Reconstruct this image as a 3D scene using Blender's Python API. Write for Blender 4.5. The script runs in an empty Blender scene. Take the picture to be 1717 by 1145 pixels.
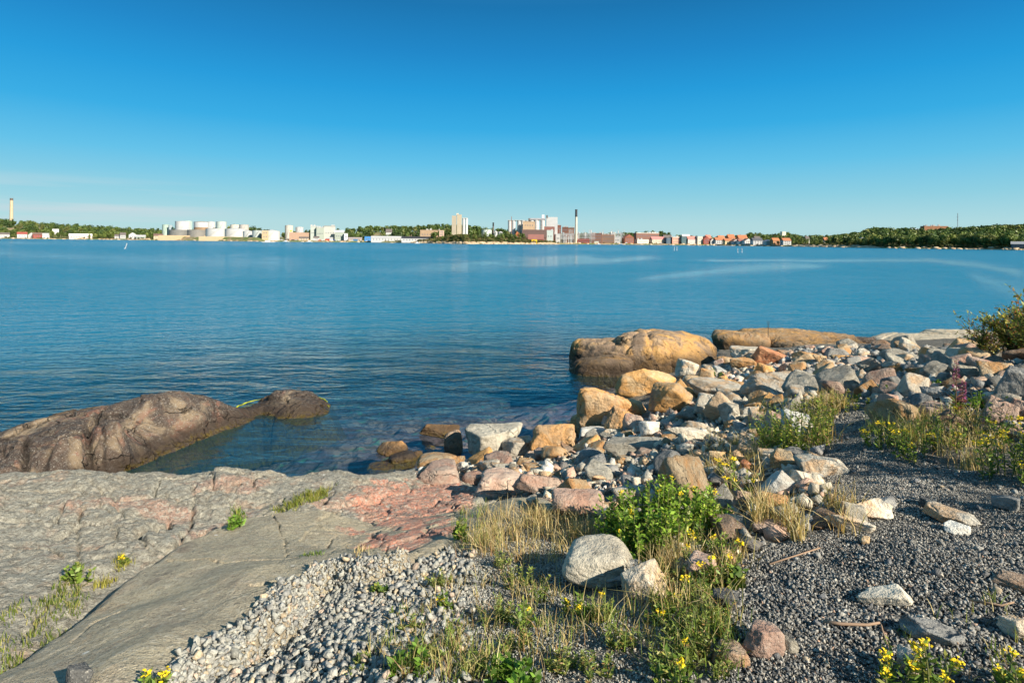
import bpy, bmesh, math, random
import numpy as np
from mathutils import Vector, Matrix, Euler
rad = math.radians
S = bpy.context.scene
COL = S.collection

# ------------------------------------------------------------------ camera
EYE = 3.6
FPX = 954.0
cam_d = bpy.data.cameras.new("camera")
cam = bpy.data.objects.new("camera", cam_d); COL.objects.link(cam)
cam_d.sensor_width = 36.0
cam_d.lens = 36.0 * FPX / 1717.0
cam_d.clip_start = 0.05
cam_d.clip_end = 20000
CY = 404.3            # row of the horizon: level camera with a shifted lens
PITCH = 0.0
cam_d.shift_y = -(572.5 - CY) / 1717.0
ROLL = rad(0.52)
Rm = Matrix.Rotation(rad(90) - PITCH, 3, 'X') @ Matrix.Rotation(ROLL, 3, 'Z')
cam.location = (0, 0, EYE)
cam.rotation_euler = Rm.to_euler()
S.camera = cam

# ------------------------------------------------------------------ world
SUN_DIR = Vector((0.71, -0.66, 0)).normalized()
SUN_EL = rad(31)
sd = Vector((SUN_DIR.x * math.cos(SUN_EL), SUN_DIR.y * math.cos(SUN_EL), math.sin(SUN_EL)))
w = bpy.data.worlds.new("World"); S.world = w; w.use_nodes = True
nt = w.node_tree; nt.nodes.clear()
def N(t, **k):
    n = nt.nodes.new(t)
    for a, b in k.items(): setattr(n, a, b)
    return n
out = N('ShaderNodeOutputWorld'); bg = N('ShaderNodeBackground')
sky = N('ShaderNodeTexSky', sky_type='NISHITA')
sky.sun_disc = False
sky.sun_elevation = SUN_EL
sky.sun_rotation = math.atan2(sd.x, sd.y)
sky.ozone_density = 3.0; sky.air_density = 1.0; sky.dust_density = 0.3
tc = N('ShaderNodeTexCoord'); sep = N('ShaderNodeSeparateXYZ')
nt.links.new(tc.outputs['Generated'], sep.inputs[0])
ramp = N('ShaderNodeValToRGB')
cr = ramp.color_ramp
stops = [(0.0, (.47, .72, .74)), (.03, (.44, .71, .76)), (.075, (.27, .63, .77)), (.13, (.12, .54, .82)), (.19, (.034, .42, .79)),
         (.25, (.014, .335, .72)), (.31, (.010, .25, .60)), (.38, (.008, .18, .45)), (.55, (.06, .22, .42)), (1.0, (.16, .32, .48))]
cr.elements[0].position = stops[0][0]; cr.elements[0].color = stops[0][1] + (1,)
cr.elements[1].position = stops[-1][0]; cr.elements[1].color = stops[-1][1] + (1,)
for p, c in stops[1:-1]:
    e = cr.elements.new(p); e.color = c + (1,)
nt.links.new(sep.outputs['Z'], ramp.inputs[0])
# a few thin veils of cloud low over the horizon to the left
mp = N('ShaderNodeMapping'); mp.inputs['Scale'].default_value = (1.6, 1.6, 34)
nt.links.new(tc.outputs['Generated'], mp.inputs[0])
cn = N('ShaderNodeTexNoise'); cn.inputs['Scale'].default_value = 1.7; cn.inputs['Detail'].default_value = 6
nt.links.new(mp.outputs[0], cn.inputs['Vector'])
cm = N('ShaderNodeMapRange'); cm.inputs[1].default_value = .42; cm.inputs[2].default_value = .66; cm.inputs[4].default_value = .9
nt.links.new(cn.outputs[0], cm.inputs[0])
def wr(src, a, b, lo, hi):
    m = N('ShaderNodeMapRange', interpolation_type='SMOOTHSTEP')
    m.inputs[1].default_value = a; m.inputs[2].default_value = b; m.inputs[3].default_value = lo; m.inputs[4].default_value = hi
    nt.links.new(src, m.inputs[0]); return m.outputs[0]
def wmul(a, b):
    m = N('ShaderNodeMath', operation='MULTIPLY'); nt.links.new(a, m.inputs[0]); nt.links.new(b, m.inputs[1]); return m.outputs[0]
msk = wmul(cm.outputs[0], wmul(wr(sep.outputs['X'], -.58, -.35, 1, 0), wr(sep.outputs['Z'], .045, .10, 1, 0)))
cmix = N('ShaderNodeMixRGB'); cmix.inputs[2].default_value = (.56, .70, .76, 1)
nt.links.new(msk, cmix.inputs[0]); nt.links.new(ramp.outputs[0], cmix.inputs[1])
sc_ = N('ShaderNodeVectorMath', operation='SCALE'); sc_.inputs['Scale'].default_value = 0.10
nt.links.new(sky.outputs[0], sc_.inputs[0])
mx = N('ShaderNodeMixRGB'); mx.inputs[0].default_value = 0.96
nt.links.new(sc_.outputs[0], mx.inputs[1]); nt.links.new(cmix.outputs[0], mx.inputs[2])
nt.links.new(mx.outputs[0], bg.inputs[0]); bg.inputs[1].default_value = .55
nt.links.new(bg.outputs[0], out.inputs[0])

sl = bpy.data.lights.new("sun", 'SUN'); sl.energy = 5.0; sl.angle = rad(.53); sl.color = (1.0, .905, .76)
sun = bpy.data.objects.new("sun", sl); COL.objects.link(sun)
sun.rotation_euler = (-sd).to_track_quat('-Z', 'Y').to_euler()
sun.location = (30, -20, 30)
S.view_settings.view_transform = 'Standard'; S.view_settings.look = 'None'
S.view_settings.exposure = 0.86; S.view_settings.gamma = 1.0
S.cycles.max_bounces = 6; S.cycles.transparent_max_bounces = 12
S.cycles.use_denoising = True
try: S.cycles.denoiser = 'OPENIMAGEDENOISE'
except Exception: pass
S.cycles.caustics_reflective = False; S.cycles.caustics_refractive = False
S.cycles.use_adaptive_sampling = True; S.cycles.adaptive_threshold = 0.02

# ------------------------------------------------------------------ projection
Rn = np.array(Rm)
def ray(px, py):
    px = np.asarray(px, float); py = np.asarray(py, float)
    d = np.stack([(px - 858.5) / FPX, -(py - CY) / FPX, -np.ones_like(px + py)], -1)
    return d @ Rn.T
def at(px, py, z=0.0):
    d = ray(px, py); t = (z - EYE) / d[..., 2]
    return np.array([d[..., 0] * t, d[..., 1] * t])
def aty(px, py, Y):
    d = ray(px, py); t = Y / d[..., 1]
    return np.array([d[..., 0] * t, Y + 0 * t, EYE + d[..., 2] * t])
def proj(x, y, z):
    p = np.stack([x, y, z - EYE], -1) @ Rn
    dz = np.minimum(p[..., 2], -1e-3)
    return 858.5 - p[..., 0] / dz * FPX, CY + p[..., 1] / dz * FPX

# ------------------------------------------------------------------ noise
_rs = np.random.RandomState(7)
_perm = np.concatenate([_rs.permutation(256)] * 3).astype(np.int32)
_g = _rs.normal(size=(256, 3)); _g /= np.linalg.norm(_g, axis=1)[:, None]
def perlin(p):
    pi = np.floor(p).astype(np.int64); f = p - pi; pi = (pi & 255).astype(np.int32)
    u = f * f * f * (f * (f * 6 - 15) + 10)
    res = 0
    for dx in (0, 1):
        for dy in (0, 1):
            for dz in (0, 1):
                h = _perm[_perm[_perm[(pi[..., 0] + dx) & 255] + ((pi[..., 1] + dy) & 255)] + ((pi[..., 2] + dz) & 255)]
                g = _g[h]
                v = g[..., 0] * (f[..., 0] - dx) + g[..., 1] * (f[..., 1] - dy) + g[..., 2] * (f[..., 2] - dz)
                wx = u[..., 0] if dx else 1 - u[..., 0]
                wy = u[..., 1] if dy else 1 - u[..., 1]
                wz = u[..., 2] if dz else 1 - u[..., 2]
                res = res + v * wx * wy * wz
    return res
def fbm(p, sc=1.0, o=4, gain=.5, seed=0):
    p = np.asarray(p, float) * sc + seed * 17.31
    a, r = 1.0, 0
    for i in range(o):
        r = r + a * perlin(p); p = p * 2.03 + 5.1; a *= gain
    return r
def sst(x, a, b):
    t = np.clip((x - a) / (b - a), 0, 1); return t * t * (3 - 2 * t)
def P3(x, y, z=0.0): return np.stack([x, y, np.zeros_like(x) + z], -1)
def cells(x, y, s, seed=0):
    """distance to the nearest and second nearest jittered point, and the nearest point's random value"""
    x = x / s; y = y / s; ix = np.floor(x).astype(int); iy = np.floor(y).astype(int)
    b1 = np.full(x.shape, 9.); b2 = b1.copy(); bid = np.zeros(x.shape)
    for dx in (-1, 0, 1):
        for dy in (-1, 0, 1):
            h = _perm[_perm[(ix + dx + seed) & 255] + ((iy + dy) & 255)]; h2 = _perm[h + 31]
            d = np.hypot(ix + dx + h / 255. - x, iy + dy + h2 / 255. - y)
            m = d < b1
            b2 = np.where(m, b1, np.minimum(b2, d)); bid = np.where(m, _perm[h2 + 7] / 255., bid); b1 = np.where(m, d, b1)
    return b1, b2, bid

# ------------------------------------------------------------------ mesh helpers
def np_mesh(name, V, F, mat=None, col=None, smooth=False, attrs=None):
    me = bpy.data.meshes.new(name)
    V = np.asarray(V, np.float32); F = [np.asarray(f, np.int32) for f in (F if isinstance(F, list) else [F]) if len(f)]
    me.vertices.add(len(V)); me.vertices.foreach_set('co', V.ravel())
    n = sum(len(f) for f in F); nl = sum(f.size for f in F)
    me.loops.add(nl); me.polygons.add(n)
    me.loops.foreach_set('vertex_index', np.concatenate([f.ravel() for f in F]))
    tot = np.concatenate([np.full(len(f), f.shape[1], np.int32) for f in F])
    st = np.concatenate([[0], np.cumsum(tot)[:-1]]).astype(np.int32)
    me.polygons.foreach_set('loop_start', st)
    if smooth: me.polygons.foreach_set('use_smooth', np.ones(n, bool))
    me.update(calc_edges=True)
    if col is not None:
        a = me.attributes.new('Col', 'FLOAT_COLOR', 'POINT')
        c = np.ones((len(V), 4), np.float32); c[:, :3] = col
        a.data.foreach_set('color', c.ravel())
    for k, v in (attrs or {}).items():
        a = me.attributes.new(k, 'FLOAT', 'POINT'); a.data.foreach_set('value', np.asarray(v, np.float32).ravel())
    if mat: me.materials.append(mat)
    return me
def link(name, me, parent=None, label=None, cat=None, group=None, kind=None, loc=None, rz=None):
    o = bpy.data.objects.new(name, me); COL.objects.link(o)
    if parent: o.parent = parent
    if loc is not None: o.location = tuple(float(v) for v in loc)
    if rz is not None: o.rotation_euler = (0, 0, rz)
    if label: o['label'] = label
    if cat: o['category'] = cat
    if group: o['group'] = group
    if kind: o['kind'] = kind
    return o
def grid_faces(nr, nc, wrap=False):
    i = np.arange(nr - 1)[:, None]; j = np.arange(nc if wrap else nc - 1)[None, :]
    j2 = (j + 1) % nc
    return np.stack([i * nc + j, i * nc + j2, (i + 1) * nc + j2, (i + 1) * nc + j], -1).reshape(-1, 4)

class MB:
    """collects simple shapes into one mesh"""
    def __init__(s): s.v = []; s.f = {}; s.n = 0
    def add(s, V, F):
        for f in F: s.f.setdefault(len(f), []).append([i + s.n for i in f])
        s.v += [tuple(v) for v in V]; s.n += len(V); return s
    def box(s, x0, x1, y0, y1, z0, z1):
        V = [(x, y, z) for z in (z0, z1) for y in (y0, y1) for x in (x0, x1)]
        return s.add(V, [(0, 2, 3, 1), (4, 5, 7, 6), (0, 1, 5, 4), (2, 6, 7, 3), (0, 4, 6, 2), (1, 3, 7, 5)])
    def gable(s, x0, x1, y0, y1, z0, z1, z2, axis='x'):
        if axis == 'x': V = [(x0, y0, z0), (x1, y0, z0), (x1, y1, z0), (x0, y1, z0), (x0, (y0 + y1) / 2, z2), (x1, (y0 + y1) / 2, z2)]
        else: V = [(x0, y1, z0), (x0, y0, z0), (x1, y0, z0), (x1, y1, z0), ((x0 + x1) / 2, y1, z2), ((x0 + x1) / 2, y0, z2)]
        return s.add(V, [(0, 3, 2, 1), (0, 1, 5, 4), (2, 3, 4, 5), (0, 4, 3), (1, 2, 5)])
    def cyl(s, x, y, z0, z1, r0, r1=None, n=16, cap=True, ph=0):
        r1 = r0 if r1 is None else r1
        V = [(x + r * math.cos(ph + 2 * math.pi * k / n), y + r * math.sin(ph + 2 * math.pi * k / n), z) for z, r in ((z0, r0), (z1, r1)) for k in range(n)]
        F = [(k, (k + 1) % n, n + (k + 1) % n, n + k) for k in range(n)]
        if cap: F += [tuple(range(n, 2 * n)), tuple(range(n - 1, -1, -1))]
        return s.add(V, F)
    def tube(s, pts, rs, n=6):
        pts = [Vector(p) for p in pts]
        if not hasattr(rs, '__len__'): rs = [rs] * len(pts)
        V = []; up = Vector((.13, .21, .97))
        for i, p in enumerate(pts):
            t = (pts[min(i + 1, len(pts) - 1)] - pts[max(i - 1, 0)]).normalized()
            a = t.cross(up);  a = a if a.length > .05 else t.cross(Vector((1, 0, 0))); a.normalize(); b = t.cross(a)
            for k in range(n):
                an = 2 * math.pi * k / n; V.append(p + (a * math.cos(an) + b * math.sin(an)) * rs[i])
        F = [(i * n + k, i * n + (k + 1) % n, (i + 1) * n + (k + 1) % n, (i + 1) * n + k) for i in range(len(pts) - 1) for k in range(n)]
        F += [tuple(range(n - 1, -1, -1)), tuple(range((len(pts) - 1) * n, len(pts) * n))]
        return s.add(V, F)
    def mesh(s, name, mat=None, smooth=False):
        me = bpy.data.meshes.new(name)
        me.from_pydata(s.v, [], [f for k in s.f for f in s.f[k]]); me.update()
        if mat: me.materials.append(mat)
        if smooth: me.polygons.foreach_set('use_smooth', [True] * len(me.polygons))
        return me

# ------------------------------------------------------------------ materials
class NT:
    def __init__(s, name):
        s.m = bpy.data.materials.new(name); s.m.use_nodes = True; s.t = s.m.node_tree; s.t.nodes.clear()
        s.out = s.n('ShaderNodeOutputMaterial')
    def n(s, t, **k):
        x = s.t.nodes.new(t)
        for a, b in k.items(): setattr(x, a, b)
        return x
    def l(s, a, b): s.t.links.new(a, b)
    def set(s, inp, v):
        if isinstance(v, bpy.types.NodeSocket): s.l(v, inp)
        elif isinstance(v, tuple) and len(v) == 3 and inp.type == 'RGBA': inp.default_value = v + (1,)
        else: inp.default_value = v
    def noise(s, vec, sc, det=4, rough=.55, dist=0.0):
        x = s.n('ShaderNodeTexNoise'); s.l(vec, x.inputs['Vector'])
        x.inputs['Scale'].default_value = sc; x.inputs['Detail'].default_value = det; x.inputs['Roughness'].default_value = rough
        x.inputs['Distortion'].default_value = dist
        return x.outputs[0]
    def vor(s, vec, sc, feature='F1'):
        x = s.n('ShaderNodeTexVoronoi', feature=feature); s.l(vec, x.inputs['Vector']); x.inputs['Scale'].default_value = sc
        return x
    def mr(s, v, a, b, lo=0.0, hi=1.0, smooth=True):
        x = s.n('ShaderNodeMapRange', interpolation_type='SMOOTHSTEP' if smooth else 'LINEAR')
        s.set(x.inputs[0], v)
        for i, q in enumerate((a, b, lo, hi)): x.inputs[i + 1].default_value = q
        return x.outputs[0]
    def math(s, op, a, b=0.0):
        x = s.n('ShaderNodeMath', operation=op); s.set(x.inputs[0], a); s.set(x.inputs[1], b); return x.outputs[0]
    def mix(s, f, a, b, mode='MIX'):
        x = s.n('ShaderNodeMixRGB', blend_type=mode); s.set(x.inputs[0], f); s.set(x.inputs[1], a); s.set(x.inputs[2], b); return x.outputs[0]
    def attr(s, name, o='Fac'):
        x = s.n('ShaderNodeAttribute', attribute_name=name); return x.outputs[o]
    def bump(s, h, dist, strength=1.0, normal=None):
        x = s.n('ShaderNodeBump'); s.set(x.inputs['Height'], h); x.inputs['Distance'].default_value = dist; s.set(x.inputs['Strength'], strength)
        if normal: s.l(normal, x.inputs['Normal'])
        return x.outputs[0]
    def princ(s, col, rough=.85, normal=None, spec=.3, **k):
        x = s.n('ShaderNodeBsdfPrincipled'); s.set(x.inputs['Base Color'], col); s.set(x.inputs['Roughness'], rough)
        x.inputs['Specular IOR Level'].default_value = spec
        for a, b in k.items(): s.set(x.inputs[a], b)
        if normal: s.l(normal, x.inputs['Normal'])
        s.l(x.outputs[0], s.out.inputs[0]); return x
    def objvec(s, rnd=True):
        t = s.n('ShaderNodeTexCoord')
        if not rnd: return t.outputs['Object']
        oi = s.n('ShaderNodeObjectInfo')
        v = s.n('ShaderNodeVectorMath', operation='MULTIPLY_ADD')
        c = s.n('ShaderNodeCombineXYZ'); s.l(oi.outputs['Random'], c.inputs[0]); s.l(oi.outputs['Random'], c.inputs[1]); s.l(oi.outputs['Random'], c.inputs[2])
        v.inputs[1].default_value = (37, 91, 53)
        s.l(c.outputs[0], v.inputs[0]); s.l(t.outputs['Object'], v.inputs[2]); return v.outputs[0]

def rockmat(name, a, b, stain=None, stain_amt=.5, stain_sc=2.2, speck=(.6, .57, .5), speck_amt=.5, bump=1.0, wet=0, crack=.35, tint=.25, rnd=True, rust=None, cattr=False):
    M = NT(name); v = M.objvec(rnd)
    n1 = M.noise(v, 3.0, 6, .6, .6); n2 = M.noise(v, 14.0, 5, .65); n3 = M.noise(v, 85.0, 3, .7)
    c = M.mix(M.mr(n1, .38, .64), a, b)
    c = M.mix(M.mr(n2, .35, .75, 0, .55), c, tuple(x * .62 for x in a))
    if stain:
        sn = M.noise(v, stain_sc, 7, .62, .8)
        lo = .62 - .34 * stain_amt
        c = M.mix(M.mr(sn, lo, lo + .13, 0, .92), c, stain)
        c = M.mix(M.mr(M.noise(v, stain_sc * 3.1, 5, .6), .53, .68, 0, .55), c, tuple(x * .66 for x in stain))
    if rust: c = M.mix(M.mr(M.noise(v, stain_sc * 1.7, 6, .6, 1.), .55, .7, 0, .8), c, rust)
    # pale lichen specks, dark mineral grain
    vo = M.vor(v, 34.0); sp = M.mr(vo.outputs['Distance'], .12, .26, 1, 0)
    sp = M.math('MULTIPLY', sp, M.mr(n2, .45, .62, 0, speck_amt))
    c = M.mix(sp, c, speck)
    c = M.mix(M.mr(n3, .54, .70, 0, .42), c, tuple(x * .30 for x in a))
    c = M.mix(M.mr(M.noise(v, 150.0, 2, .5), .56, .72, 0, .38), c, speck)
    if tint:
        oi = M.n('ShaderNodeObjectInfo')
        c = M.mix(tint, c, M.mix(oi.outputs['Random'], (.45, .45, .47), (1.55, 1.45, 1.28)), 'MULTIPLY') if tint < 0 else M.mix(1.0, c, M.mix(M.mr(oi.outputs['Random'], 0, 1, 0, 1, False), (1 - tint,) * 3, (1 + tint, 1 + tint * .9, 1 + tint * .7)), 'MULTIPLY')
    # crevices
    vd = M.n('ShaderNodeVectorMath', operation='ADD'); M.l(v, vd.inputs[0])
    nn = M.n('ShaderNodeTexNoise'); M.l(v, nn.inputs['Vector']); nn.inputs['Scale'].default_value = 2.6; nn.inputs['Detail'].default_value = 4
    vs = M.n('ShaderNodeVectorMath', operation='SCALE'); M.l(nn.outputs['Color'], vs.inputs[0]); vs.inputs['Scale'].default_value = .7
    M.l(vs.outputs[0], vd.inputs[1])
    ve = M.vor(vd.outputs[0], 1.25, 'DISTANCE_TO_EDGE').outputs['Distance']
    ck = M.mr(ve, .0, .022, 1, 0); ck = M.math('MULTIPLY', ck, M.mr(n1, .46, .62, 0, crack))
    c = M.mix(ck, c, tuple(x * .22 for x in a))
    if cattr: c = M.mix(M.mr(M.attr('crack'), .25, .9, 0, .75), c, (.02, .016, .014)); c = M.mix(M.mr(M.noise(v, 22, 4, .75), .54, .64, 0, .55), c, (.26, .235, .20))
    rough = .88
    if wet:
        g = M.n('ShaderNodeNewGeometry'); sx = M.n('ShaderNodeSeparateXYZ'); M.l(g.outputs['Position'], sx.inputs[0])
        h = M.math('ADD', sx.outputs['Z'], M.math('MULTIPLY', M.math('SUBTRACT', n1, .5), -.35))
        c = M.mix(M.mr(h, .10 * wet, .34 * wet, .85, 0), c, (.040, .027, .018))
        c = M.mix(M.math('MULTIPLY', M.mr(h, .0, .10, .8, 0), M.mr(n2, .4, .6)), c, (.10, .07, .012))
        rough = M.mr(h, .02, .2, .35, .88)
    hh = M.math('ADD', M.math('MULTIPLY', n1, 1.2), M.math('MULTIPLY', n2, .5))
    hh = M.math('ADD', hh, M.math('MULTIPLY', n3, .16)); hh = M.math('SUBTRACT', hh, M.math('MULTIPLY', ck, 1.1))
    M.princ(c, rough, M.bump(hh, .055 * bump), spec=.25)
    return M.m
# ------------------------------------------------------------------ heights of the near land, from (pixel, pixel, height) control points
CT = [(0,1145,1.5),(200,1145,1.6),(500,1145,1.75),(900,1145,1.9),(1300,1145,2.0),(1717,1145,2.1),
(1700,1000,2.1),(1400,1000,2.02),(1200,980,1.9),(1000,1000,1.8),(800,1000,1.65),(600,1000,1.55),
(1717,900,2.1),(1500,850,2.0),(1350,870,1.92),(1200,900,1.8),(1000,930,1.65),(850,900,1.45),(700,920,1.3),
(1700,800,2.1),(1550,780,2.0),(1430,760,1.92),(1300,800,1.8),(1100,800,1.4),(950,830,1.25),(1200,740,1.45),
(1650,700,2.1),(1717,640,2.3),(1420,680,1.85),(1300,700,1.55),(1150,720,1.1),(1000,780,0.9),(880,790,0.7),(750,810,0.55),
(1600,620,1.9),(1500,620,1.6),(1400,640,1.4),(1300,650,1.1),(1200,660,0.8),(1100,690,0.7),
(965,735,.1),(870,772,.12),(770,772,.05),(700,788,.1),(1010,655,.0),(1190,610,.3),(1250,610,.5),(1350,610,.9),(1450,610,1.15),(1550,603,1.35),(1650,595,1.6),(1717,590,2.0),
(1200,583,-.1),(1330,580,.3),(1460,583,.1),(1600,575,.2),(1717,570,.3),
(0,808,.92),(200,797,.90),(400,797,.85),(550,798,.72),(650,797,.5),(0,900,1.15),(200,900,1.1),(350,880,1.0),(450,870,1.0),(100,1000,1.22),(300,1000,1.32),(400,1100,1.55),(600,900,1.12),(650,850,.92),(800,850,.98),
(300,735,-.9),(450,740,-.8),(550,755,-.5),(600,700,-1.0),(700,745,-.32),(640,765,-.3),(800,690,-1.1),(900,690,-1.0),(930,660,-1.2),(985,665,-.5),(700,650,-2.4),(850,620,-2.8),(500,640,-2.6),(300,640,-3),(0,680,-2.5),(1000,540,-3.2),(1300,530,-3.2),(1600,530,-3.2)]
cx, cy, cz = [], [], []
for a, b, c in CT:
    p = at(a, b, c); cx.append(p[0]); cy.append(p[1]); cz.append(c)
for pxx, zc in ((0, .92), (200, .9), (400, .85), (550, .72)):
    p = at(pxx, 797, zc); cx.append(p[0] * 1.14); cy.append(p[1] * 1.17); cz.append(-.55)
for a in [(0,-5,2.5),(-8,-5,2.3),(8,-5,2.8),(9,2,2.8),(15,8,2.9),(20,14,1.5),(22,24,-2),(-9,1,1.3),(-9,5.5,.9),(-10,8,-.8),(-18,4,.4),(-20,10,-3),(0,35,-5),(-25,30,-5),(25,40,-5),(40,20,-3),(0,-20,3),(-30,-10,2),(30,-10,4),(3,.5,2.2),(-3,.5,1.8),(0,.3,2.0)]:
    cx.append(a[0]); cy.append(a[1]); cz.append(a[2])
cx, cy, cz = map(np.array, (cx, cy, cz))
def _k(r2): return np.sqrt(r2 + .04)
_n = len(cx)
_A = np.zeros((_n + 3, _n + 3))
_A[:_n, :_n] = _k((cx[:, None] - cx) ** 2 + (cy[:, None] - cy) ** 2) - np.eye(_n) * .02
_A[:_n, _n:] = np.stack([np.ones(_n), cx, cy], -1); _A[_n:, :_n] = _A[:_n, _n:].T
_W = np.linalg.solve(_A, np.concatenate([cz, [0, 0, 0]]))
def H0(x, y):
    x = np.asarray(x, float); y = np.asarray(y, float); sh = x.shape; x = x.ravel(); y = y.ravel(); r = np.empty(len(x))
    for i in range(0, len(x), 60000):
        a = x[i:i + 60000]; b = y[i:i + 60000]
        r[i:i + 60000] = _k((a[:, None] - cx) ** 2 + (b[:, None] - cy) ** 2) @ _W[:_n] + _W[_n] + _W[_n + 1] * a + _W[_n + 2] * b
    r = r.reshape(sh)
    rr = np.hypot(x, y).reshape(sh)
    return np.where(rr > 45, np.minimum(r, 4) * 0 - 6 - 0 * r, r) * sst(rr, 20, 45) * (rr > 20) + np.clip(r, -6, 3.4) * (1 - sst(rr, 20, 45))
_ts = np.exp(np.linspace(math.log(1.2), math.log(60), 500))
def hit(px, py, H=None, up=0.0):
    d = ray(px, py); t = _ts
    X = d[0] * t; Y = d[1] * t; Z = EYE + d[2] * t; h = (H or H0)(X, Y) + up
    i = np.argmax(Z < h)
    if Z[i] >= h[i]: i = len(t) - 1
    a, b = (Z - h)[max(i - 1, 0)], (Z - h)[i]
    f = a / (a - b) if a != b else 0
    tt = t[max(i - 1, 0)] * (1 - f) + t[i] * f
    return np.array([d[0] * tt, d[1] * tt, EYE + d[2] * tt])
def W2(poly): return np.array([hit(a, b)[:2] for a, b in poly])
def inside(x, y, P):
    r = np.zeros(x.shape, bool); j = len(P) - 1
    for i in range(len(P)):
        (xi, yi), (xj, yj) = P[i], P[j]
        c = ((yi > y) != (yj > y)) & (x < (xj - xi) * (y - yi) / (yj - yi + 1e-12) + xi)
        r ^= c; j = i
    return r
def dline(x, y, P, closed=False, sign=False):
    best = np.full(x.shape, 1e9); sg = np.ones(x.shape); al = np.zeros(x.shape)
    n = len(P); acc = 0
    for i in range(n if closed else n - 1):
        a = P[i]; b = P[(i + 1) % n]; ab = b - a; L = ab @ ab + 1e-12
        t = np.clip(((x - a[0]) * ab[0] + (y - a[1]) * ab[1]) / L, 0, 1)
        d = np.hypot(x - a[0] - t * ab[0], y - a[1] - t * ab[1])
        c = ab[0] * (y - a[1]) - ab[1] * (x - a[0])
        m = d < best
        best = np.where(m, d, best); sg = np.where(m, np.where(c > 0, 1., -1.), sg); al = np.where(m, acc + t, al); acc += 1
    return (best, sg, al) if sign else best
def sdpoly(x, y, P): return np.where(inside(x, y, P), 1, -1) * dline(x, y, P, True)

BED = W2([(-700,1145),(-500,900),(-300,835),(0,800),(200,794),(560,794),(690,786),(760,792),(800,800),(860,820),(905,838),(930,862),(880,880),(820,893),(790,912),(735,938),(690,962),(630,980),(560,985),(500,1005),(468,1050),(425,1095),(375,1125),(310,1165),(0,1500),(-400,1600)])
BED[4:6] += [[0, .1]] * 2
LEDGE = W2([(-300,1330),(-60,1180),(20,1125),(100,1062),(200,990),(270,945),(330,910),(380,890),(440,875),(500,866),(560,865),(640,868)])
LED2 = W2([(545,1000),(590,985),(640,975),(680,945),(720,918),(790,905)])
CR = [([(140,862),(129,889),(133,934),(129,962),(105,987),(73,1020),(30,1060)], .012, .05),
 ([(0,873),(22,868),(45,852),(70,840)], .010, .03), ([(325,815),(326,845),(322,872),(316,898)], .014, .06),
 ([(232,908),(240,898),(262,885),(285,872)], .03, .13), ([(236,906),(245,925),(258,932)], .02, .06), ([(262,903),(266,880)], .022, .11), ([(281,893),(284,873)], .024, .12),
 ([(300,920),(305,900),(322,897),(345,893)], .03, .14), ([(335,905),(344,890)], .02, .10),
 ([(458,885),(466,905),(475,924),(482,962)], .008, .03), ([(280,966),(330,970),(384,976),(430,973),(489,969),(545,962)], .010, .028), ([(540,950),(548,925),(565,905)], .007, .02),
 ([(325,835),(370,822),(410,812)], .012, .04), ([(440,880),(470,862),(500,850),(530,835),(556,812)], .05, .09), ([(395,845),(430,850),(470,838),(490,825)], .014, .05), ([(370,880),(395,862),(400,845)], .018, .06),
 ([(530,860),(545,840),(560,828),(590,820),(600,812)], .014, .05), ([(330,868),(300,840),(270,830),(250,835)], .010, .035), ([(60,846),(150,850),(210,835),(250,812)], .009, .025),
 ([(190,870),(160,850),(120,846)], .008, .02), ([(0,945),(40,930),(80,928),(128,955)], .010, .035), ([(590,812),(640,810),(668,800)], .02, .05),
 ([(620,900),(650,925),(640,960),(655,972)], .012, .03), ([(120,1110),(160,1070),(210,1050)], .01, .03), ([(420,1030),(470,1015),(520,1012)], .014, .03), ([(600,860),(650,856),(700,866),(740,872)], .012, .03)]
CRW = [(W2(p), w_, d_) for p, w_, d_ in CR]
PINK = [W2([(585,850),(600,822),(640,808),(700,800),(760,800),(800,815),(810,840),(800,858),(735,868),(745,905),(700,935),(672,950),(640,940),(600,905),(585,890),(640,895),(655,905),(630,870)]),
        W2([(300,905),(330,885),(400,862),(440,858),(450,875),(400,885),(350,893)]), W2([(320,812),(420,802),(470,805),(440,818),(330,822)]), W2([(490,856),(540,835),(600,838),(585,858)]), W2([(60,850),(180,835),(300,850),(330,880),(250,870),(150,862)]),
        W2([(930,860),(900,840),(820,812),(860,800),(940,830),(1000,850)])]
def HG(x, y):
    """ground (soil, gravel bed, sea bed)"""
    h = H0(x, y); p = P3(x, y)
    land = sst(h, -.1, .5)
    h = h + fbm(p, .9, 4, .5, 3) * .09 + fbm(p, 5, 3, .5, 4) * .018
    h = h - .36 * sst(sdpoly(x, y, BED), -.03, .22)
    h = h - (1 - land) * (.0 + .25 * np.abs(fbm(p, 1.3, 3, .5, 8)))
    return h
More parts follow.
